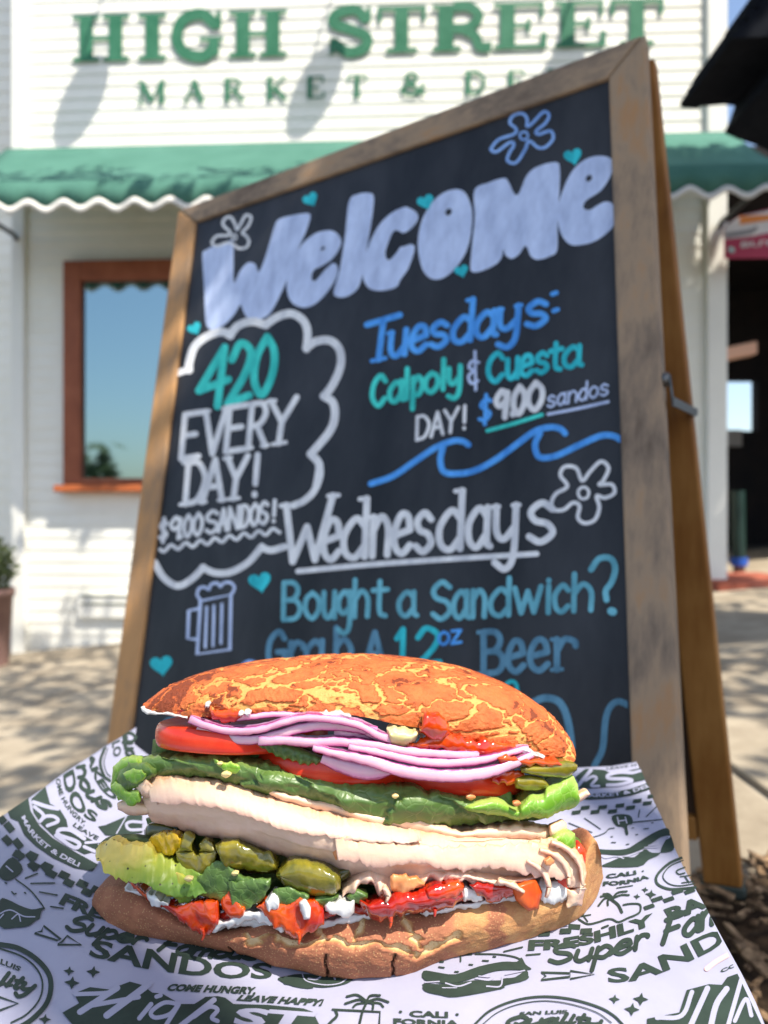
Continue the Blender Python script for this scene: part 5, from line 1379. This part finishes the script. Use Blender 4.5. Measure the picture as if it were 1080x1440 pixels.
# crumpled end at the left: overlapping leaf tips
slab('lettuce_leaf', [(155,1108),(157,1084),(168,1068),(184,1063),(198,1068)], [(158,1112),(166,1100),(176,1092),(188,1086),(202,1082)], lett_l, off=.006, bulge=.004, thick=.010, nS=60, nT=18, amp=.0013, freq=70, seed=5, rag=2.6, flat=.5)
slab('lettuce_leaf', [(164,1094),(172,1078),(186,1072),(200,1074),(216,1080)], [(168,1108),(180,1112),(194,1108),(206,1100),(218,1092)], lett_d, off=.001, bulge=.004, thick=.008, nS=60, nT=18, amp=.0014, freq=80, seed=46, rag=2.4, flat=.5)
slab('lettuce_leaf', [(172,1090),(182,1082),(196,1082),(205,1088)], [(176,1098),(186,1102),(197,1099),(206,1094)], lett_l, off=-.003, bulge=.002, thick=.004, nS=40, nT=14, amp=.0010, freq=110, seed=47, rag=2.2, flat=.5)
slab('lettuce_leaf', [(154,1104),(162,1100),(174,1106),(186,1110),(196,1108)], [(156,1116),(164,1124),(176,1130),(188,1132),(198,1126)], lett_l, off=.000, bulge=.003, thick=.008, nS=50, nT=16, amp=.0014, freq=80, seed=6, rag=2.8, flat=.5)
slab('lettuce_leaf', [(650,1134),(672,1128),(698,1124),(726,1138),(740,1122)], [(655,1139),(676,1144),(700,1146),(724,1152),(744,1148)], lett_l, off=.002, bulge=.005, thick=.012, nS=60, nT=18, amp=.0010, freq=40, seed=7, rag=1.2)
slab('lettuce_leaf', [(724,1142),(742,1120),(762,1116),(770,1106),(785,1098),(802,1090),(812,1104),(816,1122)], [(728,1152),(748,1149),(762,1150),(775,1146),(790,1142),(802,1140),(812,1137),(817,1130)], lett_l, off=.003, bulge=.009, thick=.02, nS=70, nT=22, amp=.0016, freq=36, seed=8, rag=1.5)
slab('lettuce_leaf', Q(z4, (830,150),(860,115),(895,105),(935,125)), Q(z4, (845,185),(880,215),(910,220),(938,195)), lett_l, off=.000, bulge=.006, thick=.012, nS=40, amp=.0012, freq=80, seed=9)
slab('lettuce_leaf', Q(z1, (640,370),(700,372),(800,385),(900,420),(965,455)), Q(z1, (690,395),(770,440),(820,448),(870,465),(965,462)), lett_d, off=.006, bulge=.003, thick=.006, nS=50, amp=.001, ruffle=.0012, seed=10)

# ---- turkey
def fold(w, p, s, t):
    cr = sum(sstep(-.012, .012, t - c0 - .10 * noise.noise(Vector((s * 6, c0 * 9, 2))) - k * (s - .5)) * sstep(.30, .0, t - c0 - k * (s - .5)) * sstep(a, a + .06, s) * sstep(b, b - .06, s) for c0, k, a, b in ((.62, -.30, .25, .52), (.60, .1, .50, .97), (.16, .02, .66, .99)))
    w = w + Vector((0, .0015 * cr, 0))
    w = w + Vector((0, .0011 * noise.noise(Vector((s * 9 + t * 2, t * 3.5, 9))) + .00018 * noise.noise(Vector((s * 60, t * 16, 5))), .0003 * noise.noise(Vector((s * 30, t * 7, 1)))))
    return w + Vector((0, .0016 * math.sin(t * 9 + 3 * noise.noise(Vector((s * 5, 0, 1)))) * sstep(.5, 1, s) + .0008 * noise.noise(Vector((s * 30, t * 3, 4))), 0))
slab('turkey_slice', [(345,1092),(380,1106),(450,1126),(520,1141),(580,1143),(610,1158),(650,1166),(690,1160),(740,1158),(785,1166)], [(350,1104),(400,1126),(460,1146),(520,1160),(580,1172),(620,1178),(660,1180),(700,1180),(745,1180),(786,1182)], turk, off=.008, bulge=.005, thick=.012, nS=160, nT=22, amp=.0012, freq=46, seed=11, rag=2.2)
slab('turkey_slice', [(198,1108),(206,1094),(222,1090),(270,1093),(330,1102),(390,1120),(450,1138),(520,1152),(590,1166),(660,1174),(730,1172),(775,1178),(800,1190),(816,1212)], [(204,1138),(212,1154),(240,1163),(290,1176),(340,1190),(400,1206),(450,1218),(490,1234),(540,1250),(600,1248),(655,1241),(700,1246),(740,1247),(775,1249),(812,1260)], turk, off=[.006,.008,.008,.008,.008,.008,.008,.008], bulge=[.004,.011,.014,.015,.015,.014,.012,.008], thick=.025, nS=340, nT=80, amp=.0004, freq=26, seed=12, rag=1.5, flat=.6, extra=fold)
slab('turkey_slice', [(206,1100),(224,1092),(270,1095),(330,1104),(390,1122),(450,1140),(520,1154),(590,1167)], [(212,1126),(250,1130),(300,1136),(350,1150),(400,1168),(450,1176),(520,1186),(592,1184)], turk, off=.006, offb=-.0088, bulge=.0035, thick=.003, nS=200, nT=30, amp=.0005, freq=40, seed=140, rag=2.6, flat=.8)
slab('turkey_slice', [(470,1178),(540,1182),(620,1190),(700,1186),(760,1186),(806,1204)], [(474,1206),(530,1220),(580,1214),(640,1224),(700,1220),(750,1232),(806,1238)], turk, off=-.0075, offb=-.0092, bulge=.0012, thick=.003, nS=180, nT=24, amp=.0006, freq=50, seed=141, rag=3.4, flat=.6)
for k, (pp, ww) in enumerate((([(742,1210),(764,1226),(772,1246),(768,1262)], [5, 9, 8, 4]), ([(760,1196),(786,1206),(799,1226),(800,1248)], [6, 10, 9, 5]), ([(776,1186),(800,1196),(816,1218),(820,1246)], [5, 8, 7, 4]), ([(700,1240),(722,1246),(738,1256)], [6, 8, 4]), ([(540,1248),(546,1258),(543,1268)], [7, 8, 4]))):
    strip('turkey_slice', pp, ww, turk, off=-.0105, nS=40, nT=12, bulge=.0018, thick=.004, amp=.0006, freq=110, seed=142 + k, rag=1.2)
slab('turkey_slice', [(164,1130),(180,1126),(200,1128),(216,1134)], [(165,1139),(180,1146),(200,1146),(216,1144)], turk, off=.008, bulge=.004, thick=.010, nS=30, amp=.0008, seed=13)
slab('turkey_slice', [(190,1098),(196,1092),(206,1096),(222,1104)], [(190,1106),(198,1114),(208,1122),(222,1130)], turk, off=.002, bulge=.003, thick=.008, nS=30, amp=.0016, freq=160, seed=14, rag=3)
slab('turkey_slice', Q(z4, (0,310),(60,265),(130,225),(180,235),(250,250),(400,240),(520,240),(580,270)), Q(z4, (4,378),(110,312),(160,385),(210,358),(262,358),(330,322),(450,305),(560,318)), turk, off=.008, offb=-.004, bulge=.006, thick=.008, nS=160, nT=24, amp=.0010, freq=60, seed=15, ruffle=.0014, rag=2.6, flat=.7)
slab('turkey_slice', Q(z4, (380,236),(480,240),(560,262),(640,285),(720,290),(800,270)), Q(z4, (400,300),(500,300),(580,322),(650,332),(720,318),(800,300)), turk, off=.006, offb=-.005, bulge=.006, thick=.008, nS=110, nT=24, amp=.0009, freq=60, seed=16, rag=2.4, flat=.7)
strip('turkey_slice', Q(z4, (790,190),(870,205),(915,250),(935,320),(930,412)), [40,44,40,28,22], turk, off=-.004, nS=80, nT=14, bulge=.0030, thick=.005, amp=.0012, freq=110, seed=17, rag=2.4)
strip('turkey_slice', Q(z4, (745,175),(800,190),(850,215),(880,250)), [22,22,16,10], turk, off=-.006, bulge=.003, thick=.005, amp=.0008, nS=40, seed=18)
slab('turkey_slice', Q(z4, (830,90),(880,68),(900,80)), Q(z4, (835,135),(870,140),(905,112)), turk, off=.004, bulge=.003, thick=.006, nS=24, amp=.001, seed=19)
strip('turkey_slice', [(806,1128),(818,1120),(828,1114)], [12,11,9], turk, off=.004, nS=20, bulge=.003, thick=.006, amp=.0006, seed=20)

# ---- avocado, peppers, leaves, sauces at the front
def skin(name, *a, **k): return slab(name, *a, **k)
slab('avocado_slice', [(136,1192),(150,1182),(180,1184),(206,1190),(228,1206),(250,1214),(275,1214),(300,1226)], [(136,1214),(160,1232),(190,1243),(215,1246),(240,1256),(258,1262),(274,1262),(302,1250)], avo, off=[-.012,-.008,-.002,.002], offb=[-.023,-.017,-.010,-.004], bulge=.0008, thick=.016, nS=140, nT=34, amp=.0014, freq=85, seed=21, rag=4, flat=.3)
slab('avocado_skin', [(136,1190),(150,1180),(185,1176),(215,1180)], [(138,1194),(155,1186),(186,1186),(216,1192)], mat('avocado_peel', srgb(58, 70, 40), .6, .3, var=srgb(84, 96, 56), scale=80), off=.001, bulge=.002, thick=.006, nS=30, amp=.0004)
slab('avocado_slice', [(228,1236),(245,1228),(262,1232),(275,1246)], [(232,1256),(246,1266),(262,1270),(274,1262)], avo, off=-.005, bulge=.002, thick=.010, nS=36, amp=.0014, freq=130, seed=22, rag=2.5)
slab('spinach_leaf', Q(z3, (420,330),(470,270),(500,235),(540,225),(590,255),(650,290),(740,300)), Q(z3, (425,350),(470,372),(520,378),(580,372),(640,360),(700,345),(742,325)), spin, off=-.003, bulge=.0022, thick=.005, nS=90, nT=16, amp=.0014, freq=60, seed=23, rag=2.4)
slab('spinach_leaf', Q(z3, (565,318),(620,310),(700,298),(740,305)), Q(z3, (590,400),(635,422),(690,405),(738,340)), spin, off=-.0065, bulge=.0016, thick=.003, nS=60, nT=16, amp=.0012, freq=70, seed=24, rag=2.4)
slab('spinach_leaf', Q(z3, (735,380),(765,340),(810,330),(895,362)), Q(z3, (765,418),(800,416),(850,400),(897,372)), spin, off=-.006, bulge=.0016, thick=.003, nS=60, nT=14, amp=.0012, freq=70, seed=25, rag=2.2)
slab('spinach_leaf', Q(z3, (900,380),(940,368),(1010,368)), Q(z3, (915,400),(950,418),(1012,378)), spin, off=-.004, bulge=.003, thick=.005, nS=30, amp=.001, seed=26)
slab('spinach_leaf', Q(z4, (20,372),(60,340),(105,362)), Q(z4, (35,390),(70,402),(106,378)), spin, off=-.004, bulge=.003, thick=.005, nS=24, amp=.0008, seed=27)
slab('pepper_slice', Q(z3, (235,110),(255,82),(300,80),(360,100),(385,130)), Q(z3, (238,180),(262,215),(310,232),(360,225),(386,190)), pep_d, off=.010, bulge=.004, thick=.014, nS=40, amp=.0008, seed=28)
slab('pepper_slice', Q(z3, (252,148),(272,118),(320,108),(370,118),(388,150)), Q(z3, (254,172),(280,202),(320,210),(362,196),(388,170)), pep_y, off=.000, bulge=.0025, thick=.010, nS=60, nT=18, amp=.0012, freq=150, seed=29, rag=3.2, flat=.3)
strip('pepper_slice', Q(z3, (418,128),(398,165),(400,215),(440,245),(482,225),(488,180),(470,150)), [16,22,26,26,26,22,14], pep_g, off=.000, bulge=.003, thick=.010, nS=70, nT=14, amp=.0008, freq=120, seed=30, rag=1.2, flat=.35)
slab('pepper_slice', Q(z3, (520,165),(560,148),(600,142),(650,165),(700,185),(745,200),(772,235)), Q(z3, (528,195),(555,250),(600,265),(650,265),(700,272),(745,272),(772,262)), pep_g, off=[-.003,-.001,.002,.003], bulge=.005, thick=.014, nS=70, nT=20, amp=.0009, freq=90, seed=31, rag=1.8, flat=.35)
slab('pepper_slice', Q(z3, (758,285),(800,240),(850,220),(910,228),(975,255),(1020,285)), Q(z3, (765,300),(800,338),(860,358),(930,368),(985,365),(1022,340)), pep_g, off=-.003, bulge=.007, thick=.016, nS=70, nT=22, amp=.0008, freq=60, seed=32, rag=1.4, flat=.5)
slab('pepper_slice', Q(z3, (500,165),(560,150),(640,170),(760,235)), Q(z3, (500,250),(560,280),(660,285),(760,285)), pep_d, off=.012, bulge=.003, thick=.014, nS=40, amp=.0008, seed=33)
slab('pepper_slice', Q(z3, (980,270),(1020,262),(1060,250)), Q(z3, (985,305),(1025,310),(1060,285)), pep_d, off=.002, bulge=.003, thick=.01, nS=20, amp=.0006, seed=34)
def drip(name, top, bot, m, off=-.004, **k):
    kk = dict(bulge=.0026, thick=.012, nS=90, nT=22, amp=.0010, freq=75, rag=3.4, flat=.4); kk.update(k)
    return slab(name, top, bot, m, off=off, **kk)
drip('sauce', Q(z3, (165,310),(230,345),(300,380),(370,410),(430,395),(470,395),(525,395)), Q(z3, (175,322),(250,378),(330,425),(400,480),(470,528),(510,515),(535,470)), ketch, -.006, seed=41)
drip('sauce', Q(z3, (240,365),(280,372),(330,395)), Q(z3, (245,385),(285,408),(330,405)), mayo, -.0095, bulge=.002, nS=24, seed=42)
drip('sauce', Q(z3, (540,385),(570,355),(610,375),(640,420)), Q(z3, (545,420),(575,455),(610,458),(642,435)), ketch, -.005, seed=43, nS=30)
drip('sauce', Q(z3, (470,470),(540,470),(600,448),(680,430),(730,425),(790,470)), Q(z3, (475,528),(540,505),(600,485),(660,472),(720,478),(800,510)), mayo, -.0035, bulge=.004, seed=44)
drip('sauce', Q(z3, (685,418),(740,385),(800,400),(870,380),(930,395),(955,430)), Q(z3, (700,440),(760,492),(820,528),(855,532),(910,505),(955,490)), ketch, -.007, seed=45)
drip('sauce', Q(z3, (720,385),(745,370),(775,390)), Q(z3, (725,420),(745,428),(775,418)), mayo, -.008, nS=20, bulge=.003, seed=46)
strip('sauce', Q(z3, (868,388),(880,420),(885,460)), [10,16,9], mayo, -.010, nS=24, bulge=.002, thick=.004, amp=.0005, seed=47)
drip('sauce', Q(z3, (955,405),(1010,385),(1070,392)), Q(z3, (960,420),(1030,452),(1074,430)), mayo, -.006, nS=30, seed=48)
drip('sauce', Q(z4, (70,395),(130,380),(200,365),(260,350),(330,340),(400,318),(480,310)), Q(z4, (80,420),(130,455),(180,470),(240,445),(300,432),(420,425),(490,380)), ketch2, -.004, bulge=.008, seed=49, nS=80)
drip('sauce', Q(z4, (330,345),(400,322),(470,310),(490,325)), Q(z4, (340,390),(390,400),(440,388),(485,350)), ketch, -.0085, bulge=.004, nS=40, seed=50)
drip('sauce', Q(z4, (505,310),(580,318),(650,332),(705,340)), Q(z4, (520,345),(575,385),(620,392),(704,352)), ketch2, -.004, bulge=.004, nS=50, seed=51)
drip('sauce', Q(z4, (485,338),(510,330),(560,350)), Q(z4, (485,398),(520,385),(562,378)), mayo, -.002, bulge=.003, nS=30, seed=52)
drip('sauce', Q(z4, (760,320),(810,310),(870,300),(910,330)), Q(z4, (780,372),(830,398),(880,402),(912,385)), mayo, -.001, bulge=.005, nS=50, amp=.0016, seed=53)
drip('sauce', Q(z4, (700,345),(720,335),(780,320)), Q(z4, (702,365),(740,378),(782,372)), mayo, .001, bulge=.003, nS=30, seed=54)
strip('sauce', Q(z4, (730,318),(750,370),(768,425)), [36,40,14], mat('orange_smear', srgb(206, 96, 36), .3, .4, var=srgb(190, 70, 24), scale=140), -.008, nS=30, bulge=.0025, thick=.004, amp=.0005, seed=55)
osm = mat('sauce_on_turkey', srgb(206, 120, 62), .35, .4, var=srgb(214, 150, 100), scale=160)
drip('sauce', Q(z4, (192,300),(240,280),(290,292),(330,315)), Q(z4, (198,345),(250,358),(290,345),(330,325)), osm, -.0075, bulge=.002, thick=.004, nS=36, seed=56)
drip('sauce', Q(z4, (812,222),(832,212),(852,216)), Q(z4, (816,238),(832,244),(850,232)), osm, -.0135, bulge=.001, thick=.004, nS=16, seed=57)
drip('sauce', Q(z3, (982,178),(1005,172),(1028,185)), Q(z3, (988,205),(1008,216),(1026,200)), osm, -.0055, bulge=.0015, thick=.004, nS=16, seed=58)

# ---- onions
for i, (pts, w, off) in enumerate([
    ([(322,1012),(355,1008),(395,1004),(430,1007),(460,1012),(500,1017)], 8, .007),
    ([(266,1011),(290,1021),(322,1029),(360,1027),(398,1016),(430,1009),(470,1012),(505,1020),(530,1033),(552,1042)], 11, .001),
    ([(278,1021),(303,1034),(338,1041),(373,1038),(412,1027),(447,1020),(490,1022),(530,1028)], 14, .003),
    ([(363,1041),(398,1041),(435,1045),(480,1044),(533,1050),(586,1058),(640,1062),(674,1063)], 13, .001),
    ([(470,1028),(500,1030),(530,1036),(560,1046)], 12, .006),
    ([(440,1052),(480,1062),(522,1071),(552,1080),(586,1088),(621,1091),(656,1091),(691,1085),(723,1074),(749,1061)], [8, 13, 17, 18, 18, 16, 9], -.003),
    ([(490,1050),(540,1061),(586,1070),(628,1074),(663,1072),(705,1063),(744,1053)], [9, 12, 13, 12, 8], -.001),
    ([(452,1068),(487,1080),(515,1086),(540,1085),(560,1078)], [12, 20, 25, 20, 8], .000),
    ([(468,1022),(495,1026),(520,1033),(545,1044)], 9, .004)]):
    strip('onion_slice', pts, w, onion_m, off=off, nS=110, nT=14, bulge=.0022, thick=.010, amp=.0006, freq=40, seed=60 + i, rag=.7, flat=.22)

# ---- pickles at the right, sauces under the lid
slab('pickle_slice', Q(z2, (715,478),(780,470),(850,460),(905,452),(945,470)), Q(z2, (720,500),(780,515),(850,522),(905,518),(942,492)), pep_g, off=-.001, bulge=.004, thick=.012, nS=50, nT=12, amp=.0005, seed=80)
slab('pickle_slice', Q(z2, (690,525),(740,510),(800,520),(830,545)), Q(z2, (695,560),(740,575),(790,572),(832,558)), pep_g, off=.002, bulge=.004, thick=.010, nS=40, amp=.0006, seed=81)
slab('pickle_slice', Q(z1, (1000,415),(1060,430),(1100,440)), Q(z1, (1000,430),(1060,445),(1100,452)), pep_d, off=.008, bulge=.002, thick=.006, nS=20, amp=.0006, seed=82)
drip('sauce', Q(z2, (310,325),(325,285),(360,250),(400,262),(428,310)), Q(z2, (312,345),(340,358),(380,365),(415,365),(432,345)), ketch, .002, bulge=.006, nS=40, seed=83)
drip('sauce', Q(z2, (240,395),(300,370),(370,350),(440,345),(520,365),(600,375),(705,392)), Q(z2, (245,408),(310,412),(380,408),(450,425),(540,432),(620,425),(706,405)), ketch, .004, bulge=.004, thick=.02, nS=90, amp=.0013, seed=84)
drip('sauce', Q(z2, (600,515),(650,495),(720,505),(745,540)), Q(z2, (605,530),(660,550),(710,555),(745,555)), ketch, .003, bulge=.003, nS=30, seed=85)
drip('sauce', Q(z2, (620,440),(700,436),(780,450),(850,458),(885,470)), Q(z2, (640,462),(720,470),(790,478),(850,478),(885,474)), mat('sauce_orange', srgb(204, 84, 22), .2, .5, var=srgb(190, 60, 16), scale=120, coat=.5), -.002, bulge=.003, nS=50, seed=86)
drip('sauce', Q(z2, (180,330),(240,325),(290,330),(310,345)), Q(z2, (190,380),(230,400),(280,385),(310,355)), mat('pale_cheese', srgb(226, 216, 170), .35, .4, var=srgb(206, 190, 120), scale=100), .004, bulge=.005, thick=.02, nS=40, amp=.0015, seed=87)
drip('sauce', Q(z2, (700,400),(740,402),(790,425),(812,440)), Q(z2, (705,412),(745,418),(785,440),(810,450)), mayo, .000, bulge=.002, thick=.006, nS=30, seed=88)
drip('sauce', Q(z1, (880,265),(940,262),(1000,250),(1060,268)), Q(z1, (885,278),(950,282),(1010,280),(1062,285)), mayo, .005, bulge=.003, nS=40, seed=89)
drip('sauce', Q(z1, (290,245),(380,242),(470,248),(560,250),(640,265)), Q(z1, (300,262),(390,280),(480,285),(560,300),(640,280)), ketch2, .010, bulge=.002, thick=.02, nS=60, seed=90)
drip('sauce', Q(z1, (500,262),(540,250),(590,252),(625,268)), Q(z1, (510,282),(550,300),(590,298),(628,280)), ketch, .006, bulge=.003, nS=40, seed=91)
for k, (x, y, r) in enumerate(((488, 236, 9), (645, 266, 14), (620, 270, 8))):
    drip('sauce', Q(z1, (x - r, y - 2), (x, y - r), (x + r, y - 2)), Q(z1, (x - r, y + 2), (x, y + r), (x + r, y + 2)), mayo, .002, bulge=.003, thick=.006, nS=16, amp=.0003, seed=92 + k)
slab('bun_liner', Q(z1, (224,238),(260,252),(320,262),(405,276)), Q(z1, (228,252),(265,268),(330,276),(405,284)), mat('liner_paper', srgb(214, 212, 206), .4, .4), off=.006, bulge=.001, thick=.012, nS=40, amp=.0008, freq=120, seed=96, rag=1.5)
# loose bits: pale seeds and crumbs lodged among the filling
seedm = mat('pepper_seed', srgb(226, 206, 140), .4, .4)
def bit(name, x, y, off, r, m, seed):
    return slab(name, [(x - r, y - r * .2), (x, y - r * .7), (x + r, y - r * .1)], [(x - r, y + r * .2), (x, y + r * .7), (x + r, y + r * .2)], m, off=off, bulge=.0016, thick=.003, nS=14, nT=10, amp=.0003, rag=.4, seed=seed)
for k, (x, y, r, o) in enumerate(((265, 1236, 6, -.011), (330, 1229, 5, -.006), (309, 1074, 4, .000), (318, 1089, 7, -.002), (556, 1120, 5, -.001))):
    bit('seed', x, y, o, r, seedm, 100 + k)
bit('bread_crumb', 662, 1121, .001, 7, osm, 107)
bit('bread_crumb', 727, 1130, -.006, 6, osm, 108)
# spread smeared along the lower lip, under and between the drips
slab('sauce', [(176,1248),(215,1262),(260,1284),(300,1296),(345,1290),(400,1296),(450,1292),(500,1284),(560,1278),(620,1276),(690,1264),(750,1254),(805,1246)], [(176,1253),(215,1270),(258,1294),(300,1308),(345,1304),(400,1308),(450,1303),(500,1296),(560,1288),(620,1284),(690,1272),(750,1262),(806,1256)], mayo, off=.002, bulge=.002, thick=.016, nS=220, nT=12, amp=.0010, freq=90, seed=111, rag=2.6, flat=.4)
slab('sauce', [(186,1246),(240,1264),(300,1282),(350,1280),(420,1286),(480,1276),(540,1268),(620,1262),(700,1252),(770,1246)], [(187,1252),(240,1278),(300,1298),(350,1291),(420,1298),(480,1288),(540,1284),(620,1274),(700,1260),(770,1252)], ketch2, off=.000, bulge=.002, thick=.014, nS=220, nT=12, amp=.0012, freq=100, seed=112, rag=3.4, flat=.4)
for k, (P_, w0) in enumerate((([(284,1306),(286,1316),(283,1324)], [7, 5, 3]), ([(418,1308),(421,1319),(420,1328)], [8, 6, 3]), ([(548,1286),(550,1298),(548,1306)], [9, 6, 3]), ([(612,1278),(611,1290)], [7, 3]))):
    strip('sauce', P_, w0, ketch, off=-.0085, nS=20, nT=10, bulge=.0016, thick=.004, amp=.0003, seed=120 + k)
